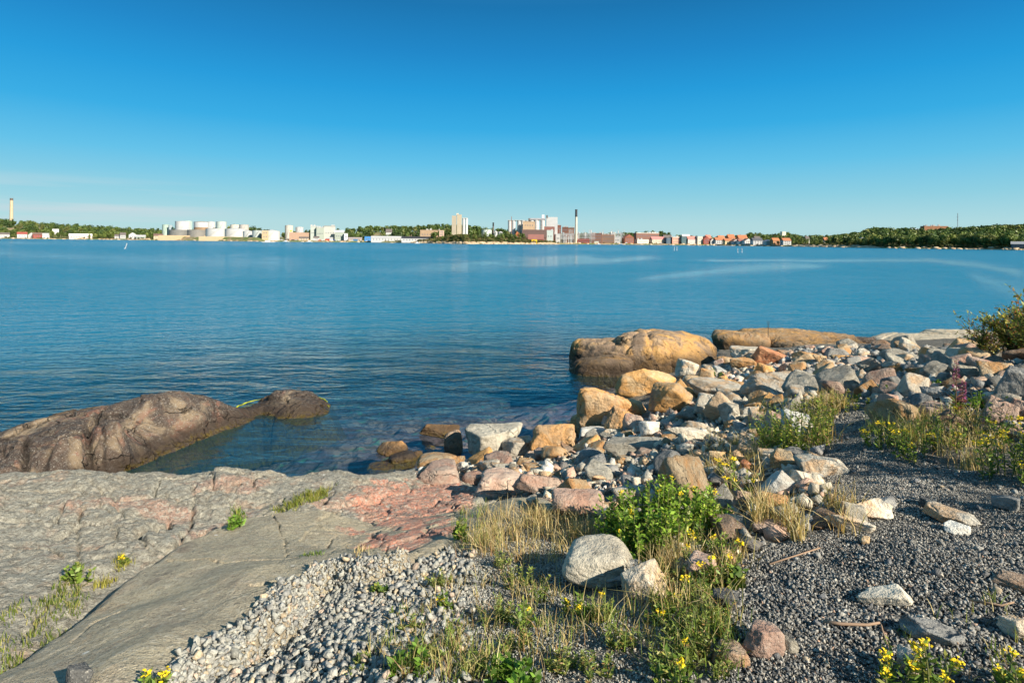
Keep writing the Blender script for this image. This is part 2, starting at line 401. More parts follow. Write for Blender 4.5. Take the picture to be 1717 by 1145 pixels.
def HB(x, y, full=False):
    """bare rock"""
    h = H0(x, y); p = P3(x, y)
    s = sdpoly(x, y, BED)
    wob = fbm(p, 2.2, 3, .5, 21) * .14
    d, sg, al = dline(x + fbm(p, 3, 3, .5, 12) * .06, y + fbm(p, 3, 3, .5, 13) * .06, LEDGE, sign=True)
    # right-hand side (sg<0) is the upper slab
    up = np.where(sg < 0, sst(d, 0, .16), 0.) * .08
    h = h + up * sst(al, 0, 1) * sst(11.3 - al, 0, 1.5)
    crev = np.exp(-((d + .02) / .07) ** 2) * np.where(sg > 0, 1, .25) * .11
    crev = crev + np.exp(-(d / .30) ** 2) * np.where(sg > 0, 1, 0) * .13 * sst(al, 7.5, 3)
    h = h - crev * sst(9.8 - al, 0, 1)
    d2, sg2, al2 = dline(x, y, LED2, sign=True)
    h = h + np.where(sg2 < 0, sst(d2, 0, .12) * .03 * np.exp(-(d2 / .5) ** 2), 0)
    low = np.where(sg > 0, 1., 0.)                      # upper-left slab is more broken
    h = h + fbm(p, .55, 3, .5, 2) * .16 + fbm(p, 2.6, 4, .55, 5) * (.012 + .04 * low) + fbm(p, 13, 4, .6, 6) * (.0035 + .0095 * low)
    q = fbm(p, 2.0, 3, .5, 31) * .25
    b1, b2, bid = cells(x + q + .3 * y, (y + q * .7) * 1.25, .62, 3)
    blk = sst(b2 - b1, .0, .10)
    reg = low * sst(fbm(p, .7, 2, .5, 40), -.25, .25) * sst(al, 4, 6.5) + .9 * sst(dline(x, y, PINK[0], True), .5, .1) * .5
    h = h - (1 - blk) * .05 * reg + (bid - .5) * .05 * reg
    b1, b2, bid = cells(x + q * .5, y * 1.6 + q * .5 - x * .5, .21, 9)
    h = h - (1 - sst(b2 - b1, 0, .12)) * .02 * reg + (bid - .5) * .02 * reg
    px_ = x + fbm(p, 9, 3, .6, 51) * .035; py_ = y + fbm(p, 9, 3, .6, 52) * .035
    ck = 0; wv_ = fbm(p, 2.7, 3, .6, 88)
    for P, w_, d_ in CRW:
        dd = dline(px_, py_, P); c = np.exp(-(dd / (w_ * (.7 + .9 * np.clip(wv_ + .3, 0, 1)))) ** 2) * np.clip(.8 + wv_ * 1.3, .35, 1.15); h = h - c * d_; ck = np.maximum(ck, c)
    edge = -sst(s + wob, .02, -.32) * .55 - sst(s, .35, .0) * .05
    h = h + edge + .02
    if full:
        pk = np.zeros(x.shape)
        for i, P in enumerate(PINK):
            pk = np.maximum(pk, sst(sdpoly(x, y, P) + fbm(p, 3.5, 5, .6, 60 + i) * .33, -.05, .10) * (1.0 if i in (0,) else .62 if i in (5,) else .42))
        pk = np.where((sg < 0) & (al < 8.6), pk * .25, pk)
        return h, ck, pk, np.clip(sst(d, .35, 0) * low, 0, 1), low, s
    return h
def HT(x, y): return np.maximum(HG(x, y), HB(x, y))

def polar(a0, a1, da, r0, r1, nr):
    A = np.radians(np.arange(a0, a1 + 1e-6, da)); R = np.exp(np.linspace(math.log(r0), math.log(r1), nr))
    return np.sin(A)[None, :] * R[:, None], np.cos(A)[None, :] * R[:, None]
# ground
angs = np.concatenate([np.arange(-180, -58, 3.0), np.arange(-58, 58, .16), np.arange(58, 180.1, 3.0)])
Rr = np.concatenate([[.02, .4, .9], np.exp(np.linspace(math.log(1.3), math.log(60), 620)), np.exp(np.linspace(math.log(66), math.log(2600), 24))])
A_ = np.radians(angs); GX = np.sin(A_)[None] * Rr[:, None]; GY = np.cos(A_)[None] * Rr[:, None]
GZ = HG(GX, GY)
GZ = np.where(GY < -25, np.minimum(GZ, 3) * 0 + 3, GZ)

M = NT('ground_soil'); v = M.objvec(False)
n1 = M.noise(v, 1.2, 5); n2 = M.noise(v, 9, 5, .6); n3 = M.noise(v, 60, 4, .7)
c = M.mix(M.mr(n2, .35, .65), (.29, .26, .205), (.42, .385, .32))
c = M.mix(M.mr(M.attr('dark'), 0, 1), c, M.mix(M.mr(n3, .35, .65), (.22, .215, .195), (.38, .365, .33)))
vs_ = M.vor(v, 55); c = M.mix(M.mr(vs_.outputs['Distance'], .1, .5, .0, .5), c, (.03, .028, .025))
g = M.n('ShaderNodeNewGeometry'); sx = M.n('ShaderNodeSeparateXYZ'); M.l(g.outputs['Position'], sx.inputs[0])
sea = M.mix(M.mr(n1, .4, .62), (.17, .12, .14), (.36, .25, .21)); sea = M.mix(M.mr(M.noise(v, 2.3, 4, .6, .5), .56, .68, 0, .8), sea, (.11, .32, .20))
sea = M.mix(M.mr(n2, .5, .62, 0, .85), sea, (.08, .07, .08))
sb = M.vor(v, 2.6, 'DISTANCE_TO_EDGE').outputs['Distance']; sea = M.mix(M.mr(sb, .0, .12, .6, 0), sea, (.05, .06, .07))
c = M.mix(M.mr(sx.outputs['Z'], -.08, .04, 1, 0), c, sea)
M.princ(c, .92, M.bump(M.math('ADD', n3, M.math('MULTIPLY', vs_.outputs['Distance'], 1.0)), .03), spec=.15)
DARK = W2([(1190,1300),(1205,1090),(1215,1000),(1235,945),(1290,915),(1370,895),(1400,870),(1385,800),(1372,740),(1392,700),(1430,672),(1480,700),(1500,730),(1560,772),(1640,790),(1717,800),(2100,860),(2600,1000),(2300,1500)])
dark = sst(sdpoly(GX, GY, DARK), -.15, .1)
link('ground', np_mesh('ground', np.stack([GX, GY, GZ], -1).reshape(-1, 3), grid_faces(len(Rr), len(angs)), M.m, smooth=True, attrs={'dark': dark}), kind='structure')

# bare bedrock
BX, BY = polar(-50, 12, .085, 1.7, 9.5, 620)
BZ, ckk, pk, gro, low, sdb = HB(BX, BY, True)
keep = (sdb > -.42)
F = grid_faces(*BX.shape); kk = keep.ravel(); F = F[kk[F].all(1)]
M = NT('bedrock_granite'); v = M.objvec(False)
n1 = M.noise(v, 1.4, 5, .6, .5); n2 = M.noise(v, 11, 6, .65); n3 = M.noise(v, 70, 3, .7); n4 = M.noise(v, 190, 2, .6)
mica = M.mix(M.attr('low'), (.47, .405, .275), (.335, .32, .26))
c = M.mix(M.mr(n1, .35, .65), mica, M.mix(.5, mica, (.29, .26, .20)))
c = M.mix(M.mr(M.noise(v, 2.1, 6, .6, 1.2), .55, .72, 0, .6), c, (.33, .24, .14))
pkc = M.mix(M.mr(n2, .38, .66), (.64, .26, .17), (.56, .34, .25))
pkc = M.mix(M.mr(M.noise(v, 6, 6, .7), .60, .66, 0, .9), pkc, (.52, .50, .46))
pkc = M.mix(M.mr(M.noise(v, 4.2, 6, .7, .5), .56, .62, 0, .7), pkc, (.26, .22, .18))
c = M.mix(M.attr('pink'), c, pkc)
c = M.mix(M.mr(n2, .50, .78, 0, .5), c, (.12, .11, .09))
vo = M.vor(v, 38); sp = M.math('MULTIPLY', M.mr(vo.outputs['Distance'], .14, .30, 1, 0), M.mr(M.noise(v, 5, 4, .6), .5, .62, .12, .8))
c = M.mix(M.math('MULTIPLY', sp, M.mr(M.attr('low'), 0, 1, .35, 1)), c, (.56, .54, .46))
spk = M.noise(v, 24, 4, .75); c = M.mix(M.math('MULTIPLY', M.mr(spk, .53, .60), M.mr(M.attr('low'), 0, 1, .45, .8)), c, (.50, .47, .38))
c = M.mix(M.math('MULTIPLY', M.mr(spk, .47, .38), M.mr(M.attr('low'), 0, 1, .35, .8)), c, (.16, .14, .11))
c = M.mix(M.math('MULTIPLY', M.mr(M.noise(v, 3.4, 6, .65, .8), .52, .64), M.mr(M.attr('low'), 0, 1, .15, .45)), c, (.44, .29, .20))
c = M.mix(M.mr(n3, .54, .66, 0, .65), c, (.12, .105, .08))
c = M.mix(M.mr(n4, .57, .70, 0, .6), c, (.60, .56, .46))
c = M.mix(M.mr(M.vor(v, 2.9).outputs['Distance'], .035, .05, .85, 0), c, (.72, .70, .62))
dk = M.math('MULTIPLY', M.mr(M.noise(v, 1.6, 4, .6, .6), .60, .70), M.mr(M.attr('low'), 0, 1, .6, .3))
c = M.mix(dk, c, (.13, .10, .085))
c = M.mix(M.mr(M.attr('crack'), .3, .95, 0, .6), c, (.09, .075, .05))
hh = M.math('ADD', M.math('MULTIPLY', n2, M.mr(M.attr('low'), 0, 1, .45, 1.0)), M.math('MULTIPLY', n3, .45)); hh = M.math('ADD', hh, M.math('MULTIPLY', n4, .22))
M.princ(c, .9, M.bump(M.math('ADD', hh, M.math('MULTIPLY', spk, .5)), .045), spec=.2)
link('bedrock', np_mesh('bedrock', np.stack([BX, BY, BZ], -1).reshape(-1, 3), F, M.m, smooth=True, attrs={'crack': ckk, 'pink': pk, 'low': low}), kind='structure')

# ------------------------------------------------------------------ water
wa = np.concatenate([np.arange(-90, -50, 2.0), np.arange(-50, 50, .25), np.arange(50, 91, 2.0)])
wr_ = np.exp(np.linspace(math.log(3.0), math.log(6000), 640))
A_ = np.radians(wa); WX = np.sin(A_)[None] * wr_[:, None]; WY = np.cos(A_)[None] * wr_[:, None]
dep = np.clip(-H0(WX, WY), 0, 8); dep = np.minimum(dep + 8 * sst(np.log(np.hypot(WX, WY)), math.log(13), math.log(60)), 8)
ppx, ppy = proj(WX, WY, np.zeros_like(WX))
nz = fbm(np.stack([ppx / 260, ppy / 22, 0 * ppx], -1), 1, 4, .55, 77)
def streak(pts, wd):
    xs = [p[0] for p in pts]; ys = [p[1] for p in pts]; ws = np.interp(ppx, xs, [p[2] for p in pts], 0, 0)
    yc = np.interp(ppx, xs, ys)
    return np.where(ws > 0, np.exp(-((ppy - yc + nz * 5) / np.maximum(ws, .5)) ** 2), 0) * sst(ppx, xs[0], xs[0] + wd) * sst(xs[-1] - ppx, 0, wd)
sl_ = 0
for pts, wd, am in [([(560,452,14),(700,450,16),(860,443,14),(1000,437,8),(1150,432,5)], 200, .85), ([(860,440,9),(1000,438,8),(1150,430,4)], 80, .95),
                    ([(1040,472,3),(1120,463,8),(1220,452,12),(1320,446,10),(1420,444,3)], 60, 1.0), ([(1140,435,2),(1250,436,4),(1400,437,4),(1560,437,5),(1640,443,8),(1700,456,10),(1760,470,10)], 60, 1.0),
                    ([(1600,450,4),(1650,470,16),(1700,488,18),(1800,500,16)], 40, .9), ([(-100,420,8),(150,432,12),(420,440,16),(560,452,12)], 120, .7), ([(-200,408,4),(300,408,4),(700,416,4),(1200,420,3)], 200, .5)]:
    sl_ = np.maximum(sl_, streak(pts, wd) * am)
slick = np.clip(sl_ + .35 * sst(nz, .0, .5) * sst(ppy, 560, 430), 0, 1)
ww = fbm(P3(WX * .8, WY), .10, 3, .5, 90)          # broad gusts: rougher and calmer patches
M = NT('sea_water'); v = M.objvec(False)
rot = M.n('ShaderNodeMapping'); rot.inputs['Rotation'].default_value = (0, 0, rad(-24)); rot.inputs['Scale'].default_value = (.42, 1, 1); M.l(v, rot.inputs[0]); v2 = rot.outputs[0]
rot3 = M.n('ShaderNodeMapping'); rot3.inputs['Rotation'].default_value = (0, 0, rad(17)); rot3.inputs['Scale'].default_value = (.5, 1, 1); M.l(v, rot3.inputs[0])
h = M.math('ADD', M.math('MULTIPLY', M.noise(v2, .75, 2, .5, .4), 2.0), M.math('MULTIPLY', M.noise(v2, 2.6, 3, .55, .5), .95))
h = M.math('ADD', h, M.math('MULTIPLY', M.noise(rot3.outputs[0], 7.0, 2, .5), .32))
calm = M.mr(M.attr('slick'), 0, 1, 1.0, .04, False)
gust = M.mr(M.attr('gust'), -.4, .4, .75, 1.15, False)
bp = M.bump(h, .105, M.math('MULTIPLY', M.math('MULTIPLY', calm, gust), M.attr('shel')))
gi = M.n('ShaderNodeNewGeometry'); dt = M.n('ShaderNodeVectorMath', operation='DOT_PRODUCT'); M.l(bp, dt.inputs[0]); M.l(gi.outputs['Incoming'], dt.inputs[1])
om = M.n('ShaderNodeMath', operation='SUBTRACT', use_clamp=True); om.inputs[0].default_value = 1; M.l(M.math('ABSOLUTE', dt.outputs['Value']), om.inputs[1])
frv = M.math('ADD', M.math('MULTIPLY', M.math('POWER', om.outputs[0], 5.0), .98), .02)
gl = M.n('ShaderNodeBsdfGlossy'); M.set(gl.inputs['Roughness'], M.math('ADD', .03, M.math('MULTIPLY', M.mr(M.attr('shel'), .3, 1.8, .03, .17), M.mr(M.attr('slick'), 0, 1, 1.0, .75, False)))); M.l(bp, gl.inputs['Normal'])
tr = M.n('ShaderNodeBsdfTransparent'); M.set(tr.inputs[0], M.mix(M.mr(M.attr('depth'), 0, 1.0, 0, 1, False), (.90, .95, .95), (.50, .74, .74)))
df = M.n('ShaderNodeBsdfDiffuse'); M.set(df.inputs[0], M.mix(M.mr(M.attr('depth'), .3, 6), (.003, .062, .100), (.003, .165, .275)))
body = M.n('ShaderNodeMixShader'); M.l(M.attr('murk'), body.inputs[0]); M.l(tr.outputs[0], body.inputs[1]); M.l(df.outputs[0], body.inputs[2])
mxs = M.n('ShaderNodeMixShader'); M.l(frv, mxs.inputs[0]); M.l(body.outputs[0], mxs.inputs[1]); M.l(gl.outputs[0], mxs.inputs[2])
M.l(mxs.outputs[0], M.out.inputs[0])
murk = 1 - np.exp(-dep * .30); shel = (.17 + .20 * sst(dep, .15, 1.6)) * (1 + 5.8 * sst(np.log(np.hypot(WX, WY)), math.log(7), math.log(110)))
link('water', np_mesh('water', np.stack([WX, WY, 0 * WX], -1).reshape(-1, 3), grid_faces(*WX.shape), M.m, smooth=True,
     attrs={'depth': dep, 'murk': murk, 'slick': slick, 'gust': ww, 'shel': shel}), kind='structure')
# ------------------------------------------------------------------ rock shapes
_ico = {}
def ico(n):
    if n not in _ico:
        bm = bmesh.new(); bmesh.ops.create_icosphere(bm, subdivisions=n, radius=1)
        V = np.array([v.co[:] for v in bm.verts]); V /= np.linalg.norm(V, axis=1)[:, None]
        _ico[n] = (V, np.array([[v.index for v in f.verts] for f in bm.faces])); bm.free()
    return _ico[n]
def rock_verts(seed, dims, kind='angular', sub=5, amp=1.0):
    """kind: angular / round / slab / wedge / dome"""
    rs = np.random.RandomState(seed); D, F = ico(sub)
    npl, p, j = {'angular': (9, 44, .32), 'round': (9, 9, .14), 'slab': (7, 50, .25), 'wedge': (8, 44, .3), 'dome': (7, 6, .12), 'block': (5, 50, .15)}[kind]
    n = rs.normal(size=(npl, 3)); n[:, 2] *= .7; n /= np.linalg.norm(n, axis=1)[:, None]
    d = 1 - rs.rand(npl) * j * 1.3
    box = np.array([[1, 0, 0], [-1, 0, 0], [0, 1, 0], [0, -1, 0], [0, 0, 1], [0, 0, -1.]]) + rs.normal(size=(6, 3)) * (.22 if kind != 'dome' else .08)
    box /= np.linalg.norm(box, axis=1)[:, None]
    bd = .8 + rs.rand(6) * .15
    if kind in ('slab', 'block'): bd[:4] = .88 + rs.rand(4) * .1; bd[4] = .72
    if kind == 'wedge':
        a = rs.rand() * 6.28; n[0] = np.array([math.cos(a) * .8, math.sin(a) * .8, .6]); d[0] = .35
        n[1] = np.array([-math.cos(a + .5) * .75, -math.sin(a + .5) * .75, .65]); d[1] = .5
    n = np.concatenate([n, box]); d = np.concatenate([d, bd])
    q = np.maximum(D @ n.T, 1e-6) / d
    r = (q ** p).sum(1) ** (-1.0 / p)
    V = D * r[:, None]
    s = seed % 97
    V = V * (1 + amp * (.09 * fbm(V, 1.1, 3, .5, s) + .035 * fbm(V, 4, 3, .55, s + 3))[:, None])
    if sub >= 5:
        rg = 1 - np.abs(fbm(V, 2.2, 4, .5, s + 9)) * 2
        V = V - D * (amp * .04 * sst(rg, .82, 1.0))[:, None] + D * (amp * .012 * fbm(V, 12, 2, .5, s + 5))[:, None]
    V = V / np.abs(V).max(0)
    return V * np.asarray(dims) / 2, F

RM = {}
def R(name, *a, **k): RM[name] = rockmat('rock_' + name, *a, **k)
R('grey', (.35, .32, .26), (.47, .44, .36), stain=(.20, .18, .14), stain_amt=.25)
R('bluegrey', (.23, .23, .22), (.34, .335, .31), stain=(.14, .14, .14), stain_amt=.2)
R('pale', (.50, .45, .36), (.60, .56, .47), stain=(.50, .34, .20), stain_amt=.45, speck=(.75, .72, .65))
R('white', (.58, .57, .52), (.50, .51, .49), stain=(.5, .42, .32), stain_amt=.15)
R('tan', (.42, .30, .17), (.48, .38, .25), stain=(.46, .24, .09), stain_amt=.5)
R('pink', (.45, .31, .24), (.52, .41, .32), stain=(.42, .24, .17), stain_amt=.35)
R('brown', (.20, .14, .10), (.29, .22, .16), stain=(.30, .17, .09), stain_amt=.4)
R('dark', (.075, .078, .08), (.13, .13, .125))
R('orange', (.52, .34, .17), (.62, .46, .27), stain=(.62, .33, .11), stain_amt=.62, speck=(.66, .58, .42), rust=(.34, .22, .14), stain_sc=1.6)
R('redbrown', (.46, .19, .09), (.50, .26, .13), stain=(.40, .14, .06), stain_amt=.5)
R('orangewet', (.50, .33, .18), (.62, .45, .27), stain=(.62, .33, .12), stain_amt=.62, wet=.9, rnd=False, rust=(.26, .19, .13), stain_sc=1.3, bump=1.5)
R('brownwet', (.055, .042, .036), (.105, .074, .056), stain=(.25, .19, .125), stain_amt=.34, bump=1.5, stain_sc=1.2, cattr=True, speck_amt=.9, wet=1, rnd=False, rust=(.21, .10, .07), crack=.8)
R('tanwet', (.42, .25, .12), (.50, .37, .22), stain=(.52, .29, .10), stain_amt=.5, wet=1.4, rnd=False, bump=1.8, rust=(.30, .22, .16))
R('orangedark', (.27, .19, .13), (.50, .35, .21), stain=(.58, .33, .11), stain_amt=.42, wet=2.1, rnd=False, rust=(.12, .088, .066), stain_sc=1.0, crack=.9, bump=1.9)
R('palebed', (.58, .49, .35), (.66, .58, .44), stain=(.48, .38, .26), stain_amt=.25, rnd=False)

def place(bx, by, wpx, hpx, depth=.85, z=None):
    """world centre and size of a thing whose foot is seen at (bx, by) and which spans wpx x hpx there"""
    g = hit(bx, by, HTc) if z is None else np.append(at(bx, by, z), z)
    dist = math.hypot(g[0], g[1]); sl_r = math.hypot(dist, EYE - g[2])
    sc = sl_r / FPX / math.sqrt(1 + ((bx - 858) / FPX) ** 2) * 1.0
    depv = math.atan2(EYE - g[2], dist)
    wd = wpx * sl_r / FPX / math.sqrt(1 + ((bx - 858) / FPX) ** 2 * .6)
    E = hpx * sl_r / FPX; b = wd * depth
    h = max(.28 * wd, (E - b * math.sin(depv) * .8) / math.cos(depv))
    u = np.array([g[0], g[1]]) / dist
    c = np.array([g[0] + u[0] * b * .42, g[1] + u[1] * b * .42])
    return c, g[2], wd, b, h, math.atan2(-u[0], u[1])
HTc = lambda x, y: HT(x, y)
placed = []       # (x, y, r) of rocks already standing
def boulder(x0, x1, y0, y1, kind, mat, label, seed, depth=.85, tilt=0, z=None, name='boulder', cat='rock', sink=.18, grow=1.0, rz=None, group=None, sub=5, amp=1.0):
    c, gz, wd, b, h, az = place((x0 + x1) / 2, y1, (x1 - x0), y1 - y0, depth, z)
    V, F = rock_verts(seed, (wd * grow, b * grow, h * (1 + sink) * grow), kind, sub, amp)
    me = np_mesh(name, V, F, RM[mat], smooth=True)
    o = link(name, me, None, label, cat, group, loc=(c[0], c[1], gz + h * (.5 - sink / 2 * 1.0)))
    o.rotation_euler = (0, rad(tilt), az if rz is None else rz)
    placed.append((c[0], c[1], wd * .42)); return o
def split_smooth(o, ang=32):
    o.data.polygons.foreach_set('use_smooth', [True] * len(o.data.polygons))

B = [
 # x0,x1,y0,y1,kind,mat,label,opts
 (1031,1134,606,664,'wedge','orange','bright orange lichen covered angular boulder against the big dark-ended sea rock',{'depth':.6}),
 (1083,1160,638,697,'angular','orange','orange boulder with pale upper corner, right of the large rounded orange one',{}),
 (1130,1171,602,634,'round','pale','small round pale boulder with orange rim beside the bright orange angular boulder',{}),
 (1146,1182,628,656,'round','tan','tan rounded stone just below the small round pale boulder',{}),
 (1169,1199,616,644,'angular','tan','tan pointed stone right of the small round pale boulder',{}),
 (1156,1262,641,673,'slab','pale','flat pinkish white slab with grass tufts on top, right of the orange boulders',{'depth':.6}),
 (1246,1372,612,666,'wedge','pale','broad pale wedge-shaped slab sloping down below the red-brown boulder',{'depth':.7}),
 (1257,1321,581,615,'block','redbrown','red-brown angular boulder on top of the pale slabs',{'depth':.7}),
 (1204,1284,579,607,'slab','pale','pale flat slab behind and left of the red-brown boulder',{}),
 (1222,1268,598,622,'angular','tan','tan block leaning under the pale slab left of the red-brown boulder',{}),
 (1203,1232,597,618,'round','tan','small buff stone at the gap of water beside the big sea rock',{}),
 (1254,1294,649,682,'wedge','tan','tan pyramid stone with a dark left face below the broad pale wedge',{}),
 (966,1014,711,741,'angular','white','whitish angular rock resting against the foot of the rounded orange boulder',{}),
 (888,966,714,762,'block','orangewet','flat-faced orange boulder at the water edge between two grey rocks',{'depth':.6}),
 (771,875,711,771,'slab','grey','large flat olive-grey slab leaning at the water edge',{'depth':.7}),
 (838,893,731,773,'angular','pale','two-tone grey and orange boulder in front of the olive-grey slab',{}),
 (743,776,722,764,'round','brown','brown rounded rock standing at the left end of the olive-grey slab',{'depth':.7}),
 (940,965,742,762,'wedge','brown','small brown-grey wedge stone right of the flat-faced orange boulder',{}),
 (775,812,790,812,'round','pink','pinkish-orange rounded stone on the rubble above the pink bedrock',{}),
 (696,764,763,793,'round','tan','dull brown boulder on the shore at the corner of the cove',{}),
 (951,1062,913,986,'dome','grey','big beige-grey rounded boulder in the dry grass',{'depth':.8,'grow':1.02,'seed':247}),
 (1018,1082,948,985,'wedge','bluegrey','blue-grey broken rock with a dark hollow against the big beige-grey boulder',{'sink':.1}),
 (1046,1116,950,1006,'angular','pale','cream angular rock right of the broken blue-grey one',{}),
 (1100,1166,884,924,'wedge','grey','brownish grey wedge rock in front of the lush green plants',{}),
 (1184,1258,870,912,'angular','brown','dark brown-grey boulder right of the lush green plants',{}),
 (1273,1340,786,835,'wedge','white','bright white triangular rock lying on the rubble',{'depth':.5}),
 (1326,1375,789,822,'block','pale','cream block just right of the white triangular rock',{}),
 (1288,1328,756,788,'block','tan','tan squarish block standing above the white triangular rock',{}),
 (1279,1321,829,862,'angular','tan','tan and yellowish block below the white triangular rock',{}),
 (1240,1264,773,793,'angular','redbrown','small orange-brown stone left of the tan squarish block',{}),
 (1190,1219,752,781,'block','tan','tan-orange stone above the small yellow flowers on the rubble',{}),
 (1231,1258,824,858,'angular','pink','pinkish mottled stone between the green plants and the yellowish block',{}),
 (1262,1314,871,897,'angular','pink','brown-pink flat boulder at the edge of the dark gravel by dry grass',{}),
 (1148,1203,934,978,'angular','pink','brown-pink boulder among dry grass and yellow flowers',{}),
 (1129,1156,943,970,'angular','brown','small brown stone left of the brown-pink boulder in the dry grass',{}),
 (1199,1236,998,1032,'block','dark','dark block at the left edge of the dark gravel',{}),
 (1361,1426,858,886,'slab','brown','flat dark brown slab behind a dry grass tuft at the gravel edge',{}),
 (1409,1449,848,876,'angular','grey','grey blocky rock right of the flat dark brown slab',{}),
 (1431,1495,834,874,'wedge','pale','sandy cream wedge-shaped rock on the dark gravel',{}),
 (1470,1508,838,852,'wedge','bluegrey','thin blue-grey sliver of rock behind the sandy cream wedge',{}),
 (1560,1633,858,882,'slab','pale','flat sandy stone lying alone on the dark gravel path',{'depth':.6}),
 (1584,1622,882,896,'slab','white','small whitish flat stone just below the flat sandy stone',{}),
 (1392,1464,876,893,'slab','pale','long flat pale stone half buried at the crest of the dark gravel',{'depth':.4}),
 (1444,1458,902,914,'round','tan','little orange-tan pebble stone below the long flat pale stone',{'sub':4}),
 (1444,1526,991,1024,'slab','pale','long flat buff stone tilted up in the middle of the dark gravel',{'depth':.5,'tilt':-14,'grow':.9}),
 (1252,1317,1052,1107,'angular','pink','brown-pink pointed boulder low in the dark gravel near the bottom edge',{'grow':.95}),
 (1312,1336,1074,1096,'angular','grey','small grey-green stone right of the brown-pink pointed boulder',{'sub':4}),
 (1519,1600,1048,1083,'slab','bluegrey','green-grey flat slab sunk in the dark gravel near the bottom edge',{'depth':.6}),
 (1508,1542,1100,1140,'angular','pale','cream stone behind yellow flowers at the bottom edge',{}),
 (1672,1730,974,994,'slab','brown','flat grey-brown stone at the right edge of the gravel',{}),
 (1684,1730,1045,1075,'angular','pale','cream and orange stone at the right edge near the bottom corner',{}),
 (1668,1702,834,857,'angular','bluegrey','blue-grey stone lying on the path near the right edge',{}),
 (1545,1566,838,854,'angular','dark','small dark stone standing on the path above the flat sandy stone',{'sub':4}),
 (1680,1740,620,678,'angular','bluegrey','large dark grey boulder at the right edge in the rubble bank',{}),
 (1650,1698,670,724,'wedge','pink','tall pale-edged brownish wedge rock in the rubble by the right edge',{}),
 (1694,1735,674,708,'block','pink','pinkish block beside the tall wedge rock at the right edge',{}),
 (1640,1720,716,742,'slab','brown','flat brown slab above the yellow flowers at the right edge',{'depth':.5}),
 (1472,1509,661,686,'angular','pink','pinkish grey stone at the head of the path',{}),
 (1546,1588,648,672,'slab','bluegrey','flat blue-grey stone in the rubble left of the purple flower spike',{}),
 (1528,1548,640,660,'wedge','tan','small orange-tan pointed stone in the rubble above the path',{'sub':4}),
 (925,1010,824,872,'dome','pink','smooth pink rock among dry grass left of the lush green plants',{'depth':.7}),
 (880,904,831,853,'block','pale','small cream block left of the smooth pink rock',{'sub':4}),
 (800,895,798,832,'dome','pink','broad low orange-pink rock above the pink bedrock',{'depth':.7,'sink':.3}),
 (700,770,786,812,'slab','pink','low pinkish slab at the cove edge of the bedrock',{'sink':.3}),
 (108,146,1128,1165,'slab','dark','dark shadowed rock at the bottom edge below the bedrock slab',{}),
 (1005,1075,700,718,'slab','bluegrey','flat blue-grey stone on rubble right of the rounded orange boulder',{'sub':4}),
 (1070,1105,700,735,'block','white','whitish block at the foot of the orange boulder with pale corner',{'sub':4}),
 (1165,1215,660,700,'angular','pale','pale pinkish stone below the flat pinkish white slab',{}),
 (1205,1245,676,712,'angular','grey','grey angular stone left of the tan pyramid stone',{}),
 (1015,1120,745,768,'slab','grey','long grey slab in the rubble below the rounded orange boulder',{'depth':.4}),
 (1120,1195,715,742,'slab','pale','pale flat stone in the middle of the rubble',{'depth':.5}),
 (1330,1382,590,612,'angular','tan','tan boulder at the foot of the orange sea dome right of the red-brown boulder',{}),
 (1365,1395,596,614,'angular','tan','small tan pointed rock by the foot of the orange sea dome',{}),
 (1395,1430,596,606,'slab','orange','small flat orange stone at the right foot of the orange sea dome',{}),
 (1200,1250,1085,1120,'angular','brown','dark brown stone beside the pointed boulder at the bottom of the gravel',{'sub':4}),
]
for i, (x0, x1, y0, y1, kind, mat, lab, op) in enumerate(B):
    sd_ = op.pop('seed', 100 + i * 7); boulder(x0, x1, y0, y1, kind, mat, lab, sd_, **op)
# stones standing in the water of the cove
for i, (x0, x1, y0, y1, kind, mat, lab, op) in enumerate([
 (704,772,703,736,'wedge','tanwet','brown slanted rock sticking out of the water left of the olive-grey slab',{'depth':.6,'z':-.02}),
 (630,684,734,767,'wedge','orangewet','small orange pointed rock in the shallow water of the cove',{'depth':.6,'z':-.02}),
 (652,702,754,786,'round','brownwet','dark brown rock awash just in front of the small orange pointed rock',{'z':-.10}),
 (690,710,755,772,'round','tanwet','little pale round stone in the cove shallows',{'z':-.05}),
 (712,730,744,755,'wedge','orangewet','tiny orange tip of a stone in the cove shallows',{'z':-.06}),
 (725,760,764,784,'block','tanwet','ochre block at the corner of the cove under the brown rounded rock',{'z':.0}),
 (615,660,782,800,'round','brownwet','dark stone awash beside the bedrock edge in the cove',{'z':-.10}),
 (955,985,716,742,'angular','brownwet','dark wet stone at the waterline left of the rounded orange boulder',{'z':-.05})]):
    boulder(x0, x1, y0, y1, kind, mat, lab, 900 + i * 7, **op)

